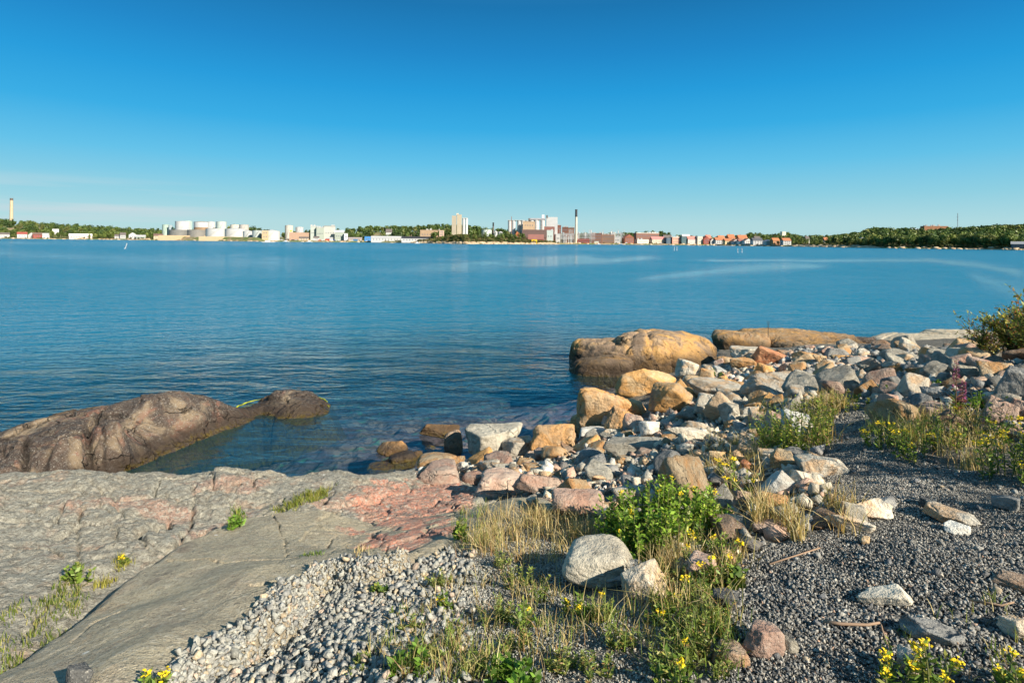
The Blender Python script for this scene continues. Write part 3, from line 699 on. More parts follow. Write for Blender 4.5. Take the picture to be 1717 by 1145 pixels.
def merge(parts):
    Vs, Fs, n = [], [], 0
    for V, F in parts: Vs.append(V); Fs.append(F + n); n += len(V)
    return np.concatenate(Vs), np.concatenate(Fs)
def lump(x0, x1, y0, y1, seed, kind='dome', depth=.6, z=-.1, sub=6, amp=1.0, roll=0, hmul=1.0, up=0.0, push=0.0):
    c, gz, wd, b, h, az = place((x0 + x1) / 2, y1, x1 - x0, y1 - y0, depth, z)
    h *= hmul
    V, F = rock_verts(seed, (wd, b, h * 2), kind, sub, amp)
    m = np.array(Matrix.Rotation(az, 3, 'Z') @ Matrix.Rotation(rad(roll), 3, 'Y'))
    u = np.array([c[0], c[1]]) / math.hypot(*c)
    placed.append((c[0], c[1], wd * .35))
    return V @ m.T + [c[0] + u[0] * push, c[1] + u[1] * push, gz + up], F
def outcrop(parts, mat, label, cracks=(), name='rock_outcrop'):
    V, F = merge(parts)
    n = fbm(V, 1.6, 4, .55, 11)
    V = V + np.stack([n * .03, n * .02, n * .06 + .018 * fbm(V, 8, 3, .5, 12)], -1)
    rg = sst(1 - np.abs(fbm(V * [1, 1, .6], 1.3, 4, .55, 19)) * 2.4, .86, 1.0) * sst(fbm(V, .6, 2, .5, 23), -.2, .2)
    fo = fbm(V @ np.array([[.8, .6, 0], [-.3, .4, .87], [.5, -.7, .5]]) * [.6, 4.5, .8], 1.6, 3, .5, 27)
    V[:, 2] -= .055 * rg - .022 * fo; V[:, 1] += .02 * fo + .03 * rg
    for P, w_, d_ in cracks:
        P = np.array([proj_pick(a, b, V) for a, b in P])
        q = V[:, :2] + np.stack([fbm(V, 5, 3, .5, 13), fbm(V, 5, 3, .5, 14)], -1) * .04
        V[:, 2] -= np.exp(-(dline(q[:, 0], q[:, 1], P) / w_) ** 2) * d_
    ctr = np.array([V[:, 0].mean(), V[:, 1].mean(), 0.])
    return link(name, np_mesh(name, V - ctr, F, RM[mat], smooth=True), None, label, 'rock', loc=ctr)
def proj_pick(a, b, V):
    X, Y = proj(V[:, 0], V[:, 1], V[:, 2]); i = np.argmin(np.hypot(X - a, Y - b) + np.hypot(V[:, 0], V[:, 1]) * .3)
    return V[i, :2]
outcrop([lump(940, 1130, 557, 628, 31, 'dome', .6, -.1, amp=.8, hmul=1.08), lump(1010, 1202, 566, 621, 41, 'dome', .7, 0, amp=.7, hmul=1.02, roll=5), lump(944, 1062, 590, 637, 33, 'dome', .6, -.1, amp=.7, sub=5)], 'orangedark',
        'largest sea rock, a long rounded orange and brown hump with a dark left end', cracks=[([(1085,560),(1090,575),(1094,590),(1097,605)], .05, .12), ([(1000,562),(1050,568),(1092,578)], .04, .06), ([(955,592),(990,585),(1050,590),(1092,604)], .05, .12)])
outcrop([lump(968, 1090, 640, 734, 63, 'round', .75, .24, amp=1.0, hmul=1.05, roll=-6), lump(955, 1062, 682, 738, 67, 'round', .8, .12, amp=1.0, hmul=1.1), lump(1010, 1090, 680, 742, 69, 'round', .7, .3, amp=1.0, hmul=1.0)], 'orangewet', 'large rounded orange-brown boulder at the water edge below the sea rock', name='boulder')
outcrop([lump(1200, 1440, 556, 590, 41, 'dome', .5, -.1, amp=.6, hmul=.38), lump(1225, 1390, 549, 586, 47, 'dome', .6, -.05, amp=.7, hmul=.72), lump(1290, 1466, 565, 600, 43, 'dome', .5, .1, amp=.6, hmul=.4), lump(1196, 1300, 566, 592, 45, 'dome', .6, -.05, amp=.6, sub=5)], 'tanwet',
        'long low orange-tan sea dome right of the gap, with a thin iron rod on top', cracks=[([(1205,575),(1260,560),(1300,562),(1380,580),(1420,592)], .05, .05), ([(1310,560),(1350,578),(1390,596)], .03, .035)])
outcrop([lump(1462, 1640, 564, 594, 51, 'dome', .5, -.05, amp=.6, hmul=.62), lump(1560, 1730, 562, 590, 53, 'dome', .5, -.05, amp=.6, hmul=.62)], 'palebed',
        'pale beige flat-topped rock beyond the rubble at the left of the leafy bush', cracks=[([(1480,572),(1540,566),(1600,572),(1660,566)], .04, .06)])
outcrop([lump(1400, 1466, 568, 586, 57, 'dome', .6, -.08, amp=.7, sub=5)], 'brownwet', 'low dark brown rock between the orange-tan dome and the pale flat-topped rock')

# island of bare rock on the left, a height field through points picked on its outline
def field_rock(outline, ridge, mat, label, cracks, seed, step=.016, hgain=1.0, name='rock_outcrop'):
    O = np.array([p if len(p) == 2 and False else at(p[0], p[1], 0.0) for p in outline])
    pts = [(*q, 0.0) for q in O] + [(*at(a, b, z), z * .80) for a, b, z in ridge]
    pts = np.array(pts); n = len(pts)
    A = np.zeros((n + 3, n + 3)); k = lambda d2: np.sqrt(d2 + .01)
    A[:n, :n] = k((pts[:, None, 0] - pts[:, 0]) ** 2 + (pts[:, None, 1] - pts[:, 1]) ** 2) - np.eye(n) * .01
    A[:n, n:] = np.stack([np.ones(n), pts[:, 0], pts[:, 1]], -1); A[n:, :n] = A[:n, n:].T
    W = np.linalg.solve(A, np.concatenate([pts[:, 2], [0, 0, 0]]))
    x0, y0 = O.min(0) - .5; x1, y1 = O.max(0) + .5
    X, Y = np.meshgrid(np.arange(x0, x1, step), np.arange(y0, y1, step)); fx, fy = X.ravel(), Y.ravel()
    Z = np.concatenate([k((fx[i:i + 50000, None] - pts[:, 0]) ** 2 + (fy[i:i + 50000, None] - pts[:, 1]) ** 2) @ W[:n] for i in range(0, len(fx), 50000)]) + W[n] + W[n + 1] * fx + W[n + 2] * fy
    p = P3(fx, fy); s = sdpoly(fx, fy, O)
    Z = np.where(s < 0, np.minimum(Z, .02), np.maximum(Z, .0)) + .10 * sst(s, 0, .18) - .8 * sst(-s, 0, .5)
    Z = Z + fbm(p, .9, 4, .5, seed) * .11 * sst(s, -.1, .5) + fbm(p, 3.5, 4, .5, seed + 1) * .035 + fbm(p, 14, 3, .6, seed + 2) * .010
    q1 = fbm(p, 2, 3, .5, seed + 5) * .2
    b1, b2, bid = cells(fx + q1, fy * 1.3 + q1 - fx * .4, .8, seed)
    e1 = (1 - sst(b2 - b1, 0, .05)) * sst(fbm(p, .5, 2, .5, seed + 8), -.35, .1); Z = Z - e1 * .07 + (bid - .5) * .10
    b1, b2, bid = cells(fx * .8 + q1 + fy * .5, fy * 1.5 + q1 * .6, .30, seed + 3)
    e2 = (1 - sst(b2 - b1, 0, .08)) * sst(fbm(p, .9, 2, .5, seed + 18), -.2, .2); Z = Z - e2 * .03 + (bid - .5) * .04
    qx = fx + fbm(p, 7, 3, .5, seed + 3) * .05; qy = fy + fbm(p, 7, 3, .5, seed + 4) * .05
    ckv = np.maximum(e1, e2 * .6)
    for C, w_, d_ in cracks:
        C = np.array([at(a, b, .45) for a, b in C]); e = np.exp(-(dline(qx, qy, C) / (w_ * 1.35)) ** 2); Z -= e * d_ * 1.25; ckv = np.maximum(ckv, e)
    F = grid_faces(*X.shape); kk = (s > -.45); F = F[kk[F].all(1)]
    used, inv = np.unique(F, return_inverse=True)
    V = np.stack([fx, fy, Z], -1)[used]; F = inv.reshape(F.shape); ctr = np.array([O[:, 0].mean(), O[:, 1].mean(), 0])
    return link(name, np_mesh(name, V - ctr, F, RM[mat], smooth=True, attrs={'crack': np.clip(ckv, 0, 1)[used]}), None, label, 'rock', loc=ctr)
isl = field_rock([(-260,800),(-120,770),(0,744),(30,738),(60,716),(100,700),(170,690),(210,684),(250,679),(320,683),(378,692),(400,690),(430,676),(455,670),(520,668),(551,680),(546,692),(520,699),(470,701),(437,696),(420,704),(400,714),(370,724),(340,735),(310,746),(270,762),(230,780),(200,795),(150,806),(60,830),(-100,850),(-260,860)],
 [(50,716,.42),(100,700,.45),(180,686,.5),(215,676,.62),(260,662,.78),(300,664,.72),(340,672,.55),(375,686,.28),(150,720,.62),(200,705,.75),(260,690,.86),(300,700,.62),(330,710,.45),(200,740,.62),(240,745,.42),(150,760,.60),(100,740,.60),(30,750,.5),(80,780,.55),(170,785,.3),(0,780,.5),(-60,790,.5),(-150,800,.5),(390,688,.03),(405,692,.03),(480,664,.16),(520,668,.14),(455,674,.12),(500,685,.14),(430,683,.04)],
 'brownwet', 'long brown cracked rock ridge in the water on the left, with a small dark dome',
 [([(210,672),(190,690),(165,705),(150,725)], .035, .12), ([(150,712),(148,740),(152,760),(140,775),(132,795)], .045, .16), ([(36,736),(45,750),(38,780),(30,800)], .035, .12), ([(40,737),(90,742),(140,735),(165,715)], .025, .07),
  ([(60,775),(100,752),(140,740),(170,738)], .025, .08), ([(0,775),(30,768),(60,775)], .02, .06), ([(192,775),(195,790),(190,800)], .03, .12), ([(215,780),(255,755),(300,745),(370,722)], .03, .08), ([(300,700),(350,690),(385,690)], .025, .06),
  ([(165,715),(172,740),(185,765)], .018, .05), ([(120,760),(100,775),(60,790)], .02, .07)], 3)
# thin rim of yellow-green weed along the waterline of the neck and of the small dome
Mw = NT('yellow_weed'); Mw.princ(Mw.mix(Mw.mr(Mw.noise(Mw.objvec(False), 9, 4), .4, .6), (.16, .17, .02), (.42, .44, .03)), .6)
for pts, lab in (([(380,690),(390,685),(405,679),(420,673),(436,669)], 'strip of yellow-green seaweed along the neck of the brown rock ridge'), ([(524,664),(538,667),(548,673),(550,682)], 'curved yellow-green seaweed rim round the end of the small dark dome')):
    mb = MB(); P = []
    for a, b in pts:
        q = at(a, b, .03); P.append((q[0], q[1], .03))
    P = [Vector(P[0]).lerp(Vector(P[0]), 0)] + [Vector(P[i]).lerp(Vector(P[i + 1]), t) + Vector((random.uniform(-.02, .02), random.uniform(-.02, .02), 0)) for i in range(len(P) - 1) for t in (.25, .5, .75, 1)]
    mb.tube(P, [.006 + .011 * math.sin(math.pi * i / (len(P) - 1)) for i in range(len(P))], 6)
    me = mb.mesh('seaweed', Mw.m, True)
    link('seaweed', me, None, lab, 'seaweed')

# ------------------------------------------------------------------ loose stones
random.seed(5); rs = np.random.RandomState(5)
RUB = W2([(690,800),(760,775),(880,768),(960,745),(1040,725),(1090,700),(1150,655),(1200,620),(1240,612),(1330,590),(1400,588),(1470,584),(1560,588),(1650,580),(1760,590),(1900,640),(1900,760),(1640,740),(1560,735),(1480,718),(1470,690),(1425,660),(1360,672),(1330,700),(1370,760),(1385,800),(1395,860),(1340,890),(1240,930),(1190,960),(1150,980),(1110,930),(1100,900),(1010,890),(960,870),(930,868),(905,838),(860,818),(800,798),(760,790)])
tmpl = {}
for kd in ('angular', 'block', 'wedge', 'slab', 'round'):
    for s_ in range(5):
        V, F = rock_verts(500 + s_ * 11 + len(kd), (1, .8, .62) if kd != 'slab' else (1, .75, .35), kd, 4, 1.0)
        tmpl.setdefault(kd, []).append((V, F))
LAB = {'grey': 'grey angular stone', 'bluegrey': 'blue-grey angular stone', 'pale': 'pale cream stone', 'tan': 'tan brown stone', 'pink': 'pinkish brown stone', 'white': 'whitish angular stone', 'brown': 'dark brown stone', 'orange': 'orange'}
meshes = {}
px_, py_ = np.array(placed).T[:2]; pr_ = np.array(placed).T[2]
lst = [list(p) for p in placed]
def try_place(poly, n, size, dens, sep, tries=14000):
    got = []
    lo, hi = poly.min(0), poly.max(0)
    Q = np.array(lst)
    cand = rs.rand(tries, 2) * (hi - lo) + lo
    ok = inside(cand[:, 0], cand[:, 1], poly); cand = cand[ok]
    for x, y in cand:
        if len(got) >= n: break
        d = math.hypot(x, y)
        if rs.rand() > dens(x, y, d): continue
        r = size(d)
        dd = np.hypot(Q[:, 0] - x, Q[:, 1] - y)
        if (dd < (Q[:, 2] * .9 + r * .5) * sep).any(): continue
        got.append((x, y, r)); Q = np.vstack([Q, [x, y, r * .5]]); lst.append([x, y, r * .5])
    return got
big = try_place(RUB, 330, lambda d: min(.55, (.17 + .30 * rs.rand() ** 2.0) * (1.0 + .05 * d)), lambda x, y, d: min(1, .25 + d * .07), .66, 34000)
big.sort(key=lambda q: -q[2] / math.hypot(q[0], q[1])); big = big[:235]
import re
SHORT = {}
for o in list(COL.objects):
    if o.name.startswith('boulder') and 'label' in o:
        sh_ = re.split(r',| beside | below | at | against | resting | leaning | lying | standing | leaning | right of | left of | behind | just | with | on | in | above | sloping | among | under | half | tilted | low | sunk | next | near | and ', o['label'])[0]
        if len(sh_.split()) >= 3: SHORT.setdefault(sh_, []).append(o)
LMK = [(k, *map(float, proj(*[np.array(c) for c in v_[0].location]))) for k, v_ in SHORT.items() if len(v_) == 1]
used_lab = {}
def stone_label(x, y, z, m, kd, r):
    X, Y = proj(np.array(x), np.array(y), np.array(z)); X = float(X); Y = float(Y)
    best = sorted(LMK, key=lambda k: math.hypot(k[1] - X, (k[2] - Y) * 1.6))[:6]
    shp = {'angular': 'angular', 'block': 'blocky', 'wedge': 'wedge-shaped', 'slab': 'flat', 'round': 'rounded'}[kd]
    colr = {'grey': 'grey', 'bluegrey': 'blue-grey', 'pale': 'pale cream', 'tan': 'tan brown', 'pink': 'pinkish brown', 'white': 'whitish', 'brown': 'dark brown', 'orange': 'orange-tan'}[m]
    for nm, a, b in best:
        dx, dy = X - a, (Y - b) * 1.6
        dist_ = math.hypot(dx, dy)
        rel = ('right of' if dx > 0 else 'left of') if abs(dx) > abs(dy) else ('in front of' if dy > 0 else 'behind')
        for far_ in ((('just ' if dist_ < 45 else 'a little way ' if dist_ < 110 else 'farther ') ),):
            l = f"{colr} {shp} stone {far_}{rel} the {nm}"
            if l not in used_lab and len(l.split()) <= 16: used_lab[l] = 1; return l
    for nm, a, b in best:
        for sz in ('small', 'middling'):
            l = f"{sz} {colr} {shp} stone near the {nm}"
            if l not in used_lab and len(l.split()) <= 16: used_lab[l] = 1; return l
    return f"{colr} {shp} stone in the crowded rubble bank"
BZ_ = HT(np.array([b[0] for b in big]), np.array([b[1] for b in big]))
for (x, y, r), z in zip(big, BZ_):
    right = x > .42 * y + .8
    mats = ['grey', 'bluegrey', 'tan', 'tan', 'pink', 'brown', 'grey', 'grey', 'pale', 'pale', 'pink'] if right else ['grey', 'pale', 'tan', 'pink', 'grey', 'pale', 'pale', 'tan', 'white', 'tan', 'pale', 'bluegrey']
    if not right and math.hypot(x, y) > 7.5: mats = ['tan', 'pale', 'orange', 'pale', 'tan', 'grey', 'pale', 'pink', 'orange', 'white']
    m = random.choice(mats); kd = random.choice(['angular', 'angular', 'block', 'wedge', 'wedge', 'slab']); ti = random.randrange(5)
    key = (kd, ti)
    if key not in meshes:
        V, F = tmpl[kd][ti]; me = np_mesh('stone', V, F, RM['grey'], smooth=True); meshes[key] = me
    o = link('stone', meshes[key], None, stone_label(x, y, z, m, kd, r), 'stone',
             'loose stones of the right rubble bank' if right else 'loose stones of the shore rubble', loc=(x, y, z + r * .16))
    o.material_slots[0].link = 'OBJECT'; o.material_slots[0].material = RM[m]
    o.rotation_euler = (random.gauss(0, .3), random.gauss(0, .3), random.random() * 6.28); k_ = r * random.uniform(.9, 1.15); o.scale = (k_, k_ * random.uniform(.8, 1.1), k_ * random.uniform(.8, 1.3))

# small stones and gravel: one mesh for each kind
def hulls(n, pts, seed, flat=.7):
    r = []; g = np.random.RandomState(seed)
    for i in range(n):
        bm = bmesh.new()
        P = g.normal(size=(pts, 3)); P /= np.linalg.norm(P, axis=1)[:, None]; P *= (.75 + .25 * g.rand(pts))[:, None]; P *= [1, .6 + .35 * g.rand(), flat * (.6 + .5 * g.rand())]
        for p in P: bm.verts.new(p * .5)
        res = bmesh.ops.convex_hull(bm, input=bm.verts)
        bmesh.ops.delete(bm, geom=[e for e in res['geom_interior'] if isinstance(e, bmesh.types.BMVert)], context='VERTS')
        bmesh.ops.triangulate(bm, faces=bm.faces)
        bm.verts.index_update()
        r.append((np.array([v.co[:] for v in bm.verts]), np.array([[v.index for v in f.verts] for f in bm.faces]))); bm.free()
    return r
def rotm(n, tilt):
    a = rs.rand(n) * 6.283; b = rs.normal(size=n) * tilt; c = rs.normal(size=n) * tilt
    ca, sa, cb, sb, cc, sc2 = np.cos(a), np.sin(a), np.cos(b), np.sin(b), np.cos(c), np.sin(c); z = np.zeros(n); o = z + 1
    Rz = np.array([[ca, -sa, z], [sa, ca, z], [z, z, o]]); Rx = np.array([[o, z, z], [z, cb, -sb], [z, sb, cb]]); Ry = np.array([[cc, z, sc2], [z, o, z], [-sc2, z, cc]])
    return np.einsum('ijn,jkn,kln->nil', Rx, Ry, Rz)
def scatter(name, pos, size, cols, tm, mat, label=None, tilt=.5, rise=.12):
    n = len(pos); R3 = rotm(n, tilt); ti = rs.randint(0, len(tm), n); Vs, Fs, Cs, off = [], [], [], 0
    for k, (TV, TF) in enumerate(tm):
        ix = np.where(ti == k)[0]
        if not len(ix): continue
        V = np.einsum('nij,vj->nvi', R3[ix], TV) * size[ix, None, None] + pos[ix, None, :]
        V[..., 2] += (size[ix] * rise)[:, None]
        Vs.append(V.reshape(-1, 3)); Fs.append((TF[None] + (np.arange(len(ix)) * len(TV))[:, None, None]).reshape(-1, 3) + off); off += len(ix) * len(TV)
        Cs.append(np.repeat(cols[ix], len(TV), 0))
    return link(name, np_mesh(name, np.concatenate(Vs), np.concatenate(Fs), mat, np.concatenate(Cs)), None, label, None, kind='stuff')
M = NT('gravel_stone'); v = M.objvec(False)
nn = M.noise(v, 60, 4, .65); c = M.mix(M.mr(nn, .3, .7, .0, 1), M.mix(1, M.attr('Col', 'Color'), (.72, .72, .72), 'MULTIPLY'), M.mix(1, M.attr('Col', 'Color'), (1.2, 1.2, 1.18), 'MULTIPLY'))
c = M.mix(M.mr(M.noise(v, 260, 2), .58, .70, 0, .35), c, (.5, .48, .42))
M.princ(c, .85, M.bump(nn, .012), spec=.25); GM = M.m
def pick(pal, n, jit=.12):
    pal = np.array(pal); i = rs.choice(len(pal), n, p=pal[:, 3] / pal[:, 3].sum()); c = pal[i, :3]
    return np.clip(c * (1 + jit * rs.normal(size=(n, 1))), .01, .9)
def zone(poly, n, keep=None, rmax=99):
    lo, hi = poly.min(0), poly.max(0); X = rs.rand(n, 2) * (hi - lo) + lo
    m = inside(X[:, 0], X[:, 1], poly) & (np.hypot(X[:, 0], X[:, 1]) < rmax)
    u = np.abs(np.arctan2(X[:, 0], X[:, 1])) < rad(56); m &= u & (X[:, 1] > .5); X = X[m]
    if keep is not None: X = X[rs.rand(len(X)) < keep(X[:, 0], X[:, 1])]
    return X
def at_ground(X, H=HT): return np.column_stack([X, H(X[:, 0], X[:, 1])])
TG = hulls(30, 9, 3, .75); TF_ = hulls(20, 8, 8, .7)
LIGHT = [(.36, .355, .31, 6), (.43, .415, .36, 3), (.30, .295, .27, 4), (.54, .43, .29, .8), (.24, .24, .225, 1.6), (.46, .36, .28, .6)]
RUBP = [(.44, .41, .34, 4), (.56, .49, .37, 3), (.50, .34, .20, 2.6), (.50, .33, .24, 2.2), (.30, .29, .27, 2.2), (.15, .14, .13, .8), (.66, .62, .54, 1.4)]
RUBR = [(.34, .33, .30, 4), (.25, .25, .24, 3), (.46, .40, .31, 2.4), (.40, .28, .20, 2), (.13, .13, .12, 1.2), (.54, .50, .42, 1.5)]
DK = [(.195, .188, .172, 6), (.265, .255, .23, 5), (.34, .325, .29, 3), (.42, .40, .36, 1.4), (.58, .52, .42, .5), (.42, .28, .20, .3), (.06, .065, .07, 3)]
def rp(X):
    right = X[:, 0] > .42 * X[:, 1] + .8 + .3 * rs.normal(size=len(X)); return np.where(right[:, None], pick(RUBR, len(X)), pick(RUBP, len(X)))
# rubble, middle and small sizes
X = zone(RUB, 15000); s_ = (.07 + .15 * rs.rand(len(X)) ** 2.2) * (.9 + .05 * np.hypot(*X.T)); scatter('rubble', at_ground(X), s_, rp(X), TG, GM, 'broken stones of all colours filling the shore bank', .6, .10)
X = zone(RUB, 50000); s_ = (.025 + .04 * rs.rand(len(X))) * (.9 + .06 * np.hypot(*X.T)); scatter('stone_chippings', at_ground(X), s_, rp(X), TF_, GM, 'small chippings between the larger stones', .6, .1)
# light crushed stone in front of the bedrock
LG = W2([(260,1300),(285,1160),(360,1115),(412,1085),(455,1038),(505,1002),(555,980),(640,980),(700,962),(740,940),(800,915),(860,905),(960,920),(960,1000),(1080,1010),(1190,1030),(1215,1090),(1215,1300)])
def lgk(x, y):
    a = sst(.18 * y - x + fbm(P3(x, y), 2.2, 3, .5, 4) * .5, -.9, .35); return (.35 + .65 * a) * (.35 + .65 * sst(fbm(P3(x, y), 1.7, 4, .6, 66), -.25, .1))
X = zone(LG, 90000, lgk); X = X[sdpoly(X[:, 0], X[:, 1], BED) < .30 + .06 * rs.normal(size=len(X))]; a = sst(-.12 * X[:, 1] - X[:, 0] + .12 * rs.normal(size=len(X)), -.35, .35)
s_ = (.008 + .013 * rs.rand(len(X)) ** 1.5 + (.006 + .03 * rs.rand(len(X)) ** 2.2) * a)
scatter('crushed_stone', at_ground(X), s_, pick(LIGHT, len(X)), TG, GM, 'light grey crushed stone spread along the foot of the bedrock', .7, .22)
X = zone(LG, 5500, lambda x, y: sst(-.12 * y - x, -.3, .2)); X = X[sdpoly(X[:, 0], X[:, 1], BED) < .34 - .1 * rs.rand(len(X))]; s_ = .028 + .050 * rs.rand(len(X)) ** 1.5
scatter('coarse_crushed_stone', at_ground(X), s_, pick(LIGHT, len(X)), TG, GM, 'coarser light grey stones on top of the crushed stone', .7, .35)
# dark gravel
X = zone(DARK, 260000, lambda x, y: np.clip(1.6 - np.hypot(x, y) / 6.5, .35, 1), 9); d = np.hypot(*X.T)
s_ = (.011 + .017 * rs.rand(len(X)) ** 1.6) * (1 + .05 * d) * (1 - .5 * sst(d, 3.3, 4.6)) * (.8 + .5 * sst(fbm(P3(*X.T), 1.4, 3, .5, 71), -.1, .35))
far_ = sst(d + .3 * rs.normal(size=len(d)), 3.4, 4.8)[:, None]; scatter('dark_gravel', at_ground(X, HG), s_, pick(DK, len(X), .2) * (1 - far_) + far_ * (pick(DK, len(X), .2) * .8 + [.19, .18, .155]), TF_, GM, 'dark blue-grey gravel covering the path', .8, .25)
X = zone(DARK, 2600); s_ = .020 + .05 * rs.rand(len(X)) ** 4
scatter('gravel_lumps', at_ground(X, HG), s_, pick([(.12, .12, .12, 4), (.30, .29, .26, 2), (.42, .34, .24, 1), (.2, .2, .2, 2)], len(X)), TG, GM, 'larger chips scattered on the dark gravel', .5, .2)
# thin iron rod on the tan dome
g = at(1288, 556, 1.05); mr = NT('iron'); mr.princ((.05, .045, .04), .6)
mb = MB(); mb.tube([(0, 0, -.1), (0, 0, .30)], .009, 6); rod = mb.mesh('rod', mr.m)
e = link('mooring_rod', None, None, 'thin dark iron rod with a small ring standing on the orange-tan sea dome', 'rod', loc=(g[0], g[1], .98))
link('rod_shaft', rod, e)
mb = MB(); mb.tube([(.035 * math.cos(t * .6283), 0, .335 + .035 * math.sin(t * .6283)) for t in range(11)], .006, 5); link('ring', mb.mesh('ring', mr.m), e)
# ------------------------------------------------------------------ vegetation
def leafmat(name, cols, trans=.35, rnd=.25, attr=True):
    M = NT(name)
    c = M.attr('Col', 'Color') if attr else None
    if not attr:
        oi = M.n('ShaderNodeObjectInfo'); n = M.noise(M.objvec(), 3, 3)
        c = M.mix(M.mr(n, .35, .65), cols[0], cols[1]); c = M.mix(1.0, c, M.mix(oi.outputs['Random'], (1 - rnd,) * 3, (1 + rnd, 1 + rnd, 1 + rnd * .5)), 'MULTIPLY')
    d = M.n('ShaderNodeBsdfDiffuse'); M.set(d.inputs[0], c)
    t = M.n('ShaderNodeBsdfTranslucent'); M.set(t.inputs[0], M.mix(1.0, c, (1.25, 1.2, .6), 'MULTIPLY'))
    g = M.n('ShaderNodeBsdfGlossy'); g.inputs['Roughness'].default_value = .45; M.set(g.inputs[0], (.5, .5, .45))
    m1 = M.n('ShaderNodeMixShader'); m1.inputs[0].default_value = trans; M.l(d.outputs[0], m1.inputs[1]); M.l(t.outputs[0], m1.inputs[2])
    m2 = M.n('ShaderNodeMixShader'); m2.inputs[0].default_value = .04; M.l(m1.outputs[0], m2.inputs[1]); M.l(g.outputs[0], m2.inputs[2])
    M.l(m2.outputs[0], M.out.inputs[0]); return M.m
LEAF = leafmat('leaf', None); BLADE = leafmat('grass_blade', None, .3)
Mst = NT('stem'); Mst.princ((.13, .14, .05), .7); Mrs = NT('brown_stem'); Mrs.princ((.16, .09, .05), .7)
Myl = NT('yellow_petal'); Myl.princ((.80, .56, .01), .6); Mpu = NT('purple_petal'); Mpu.princ((.42, .08, .28), .6)
GREEN = [(.16, .25, .04, 4), (.22, .31, .05, 4), (.09, .15, .03, 3), (.34, .34, .08, 2)]
DRY = [(.56, .43, .20, 4), (.64, .53, .29, 3), (.46, .32, .14, 3), (.40, .36, .13, 2), (.34, .20, .10, 1)]
MIXG = [(.52, .41, .18, 3), (.30, .34, .09, 3), (.18, .26, .05, 3), (.60, .50, .26, 1.5), (.34, .20, .10, 1)]
def blades(P, hgt, cols, wd=.0035, lean=.35, seg=4):
    n = len(P); a = rs.rand(n) * 6.283; ln = np.abs(rs.normal(size=n)) * lean * 1.5; dx, dy = np.cos(a), np.sin(a)
    tw = rs.rand(n) * 6.283; wx, wy = np.cos(tw), np.sin(tw)
    V = []
    for i in range(seg):
        t = i / (seg - 1); w_ = wd * (1 - t) ** .6 + .0004
        c = P + np.column_stack([dx * ln * hgt * t * t, dy * ln * hgt * t * t, hgt * t * (1 - .25 * ln * t)])
        w3 = np.column_stack([wx * w_, wy * w_, 0 * wx]) if np.isscalar(w_) else np.column_stack([wx * w_, wy * w_, 0 * wx])
        V += [c - w3, c + w3]
    V = np.stack(V, 1)
    F = np.concatenate([np.array([[2 * i, 2 * i + 1, 2 * i + 3, 2 * i + 2]]) for i in range(seg - 1)])
    F = (F[None] + (np.arange(n) * 2 * seg)[:, None, None]).reshape(-1, 4)
    return V.reshape(-1, 3), F, np.repeat(cols, 2 * seg, 0)
def tuftpts(poly, ntuft, per, rad_, keep=None):
    X = zone(poly, ntuft, keep); k = rs.poisson(per, len(X)) + 2; P = np.repeat(X, k, 0)
    rr = np.repeat(rad_ * (.5 + rs.rand(len(X))), k); P = P + rs.normal(size=P.shape) * rr[:, None]
    hs = np.repeat(.6 + .6 * rs.rand(len(X)), k); return P, hs
def grass(name, label, specs):
    Vs, Fs, Cs, n = [], [], [], 0
    for poly, nt_, per, r_, h_, pal, wd in specs:
        P, hs = tuftpts(W2(poly), nt_, per, r_)
        if not len(P): continue
        V, F, C = blades(at_ground(P), hs * h_ * (.5 + .6 * rs.rand(len(P))), pick(pal, len(P), .18), wd)
        Vs.append(V); Fs.append(F + n); Cs.append(C); n += len(V)
    link(name, np_mesh(name, np.concatenate(Vs), np.concatenate(Fs), BLADE, np.concatenate(Cs)), None, label, None, kind='stuff')
grass('dry_grass', 'golden dry grass growing in tufts among the stones', [
 ([(800,890),(870,875),(1000,880),(1010,925),(960,935),(900,965),(830,960),(790,930)], 110, 15, .045, .16, DRY, .0019),
 ([(700,985),(900,960),(960,1000),(1000,1080),(900,1145),(720,1140),(650,1060)], 150, 6, .03, .11, DRY + MIXG, .0016),
 ([(1090,925),(1240,920),(1240,1000),(1200,1060),(1080,1050),(1060,990)], 70, 14, .035, .18, DRY, .0020),
 ([(1255,855),(1345,850),(1345,905),(1245,935)], 26, 22, .03, .24, DRY, .0028), ([(1360,855),(1425,850),(1430,890),(1370,900)], 10, 22, .03, .22, DRY, .0028),
 ([(1262,700),(1380,690),(1385,765),(1270,770)], 60, 18, .05, .20, DRY, .003), ([(1345,672),(1430,672),(1430,700),(1360,705)], 60, 18, .04, .16, DRY, .004),
 ([(1470,715),(1660,700),(1690,760),(1640,790),(1550,770)], 75, 14, .045, .2, DRY, .0026), ([(1190,770),(1270,775),(1270,850),(1200,850)], 26, 12, .03, .20, DRY, .003),
 ([(540,940),(760,945),(720,985),(600,1000)], 25, 8, .02, .08, DRY, .002), ([(1150,755),(1250,740),(1300,790),(1180,800)], 50, 12, .03, .18, DRY, .003),
 ([(860,860),(960,870),(1010,900),(880,900)], 30, 10, .03, .14, DRY, .002)])
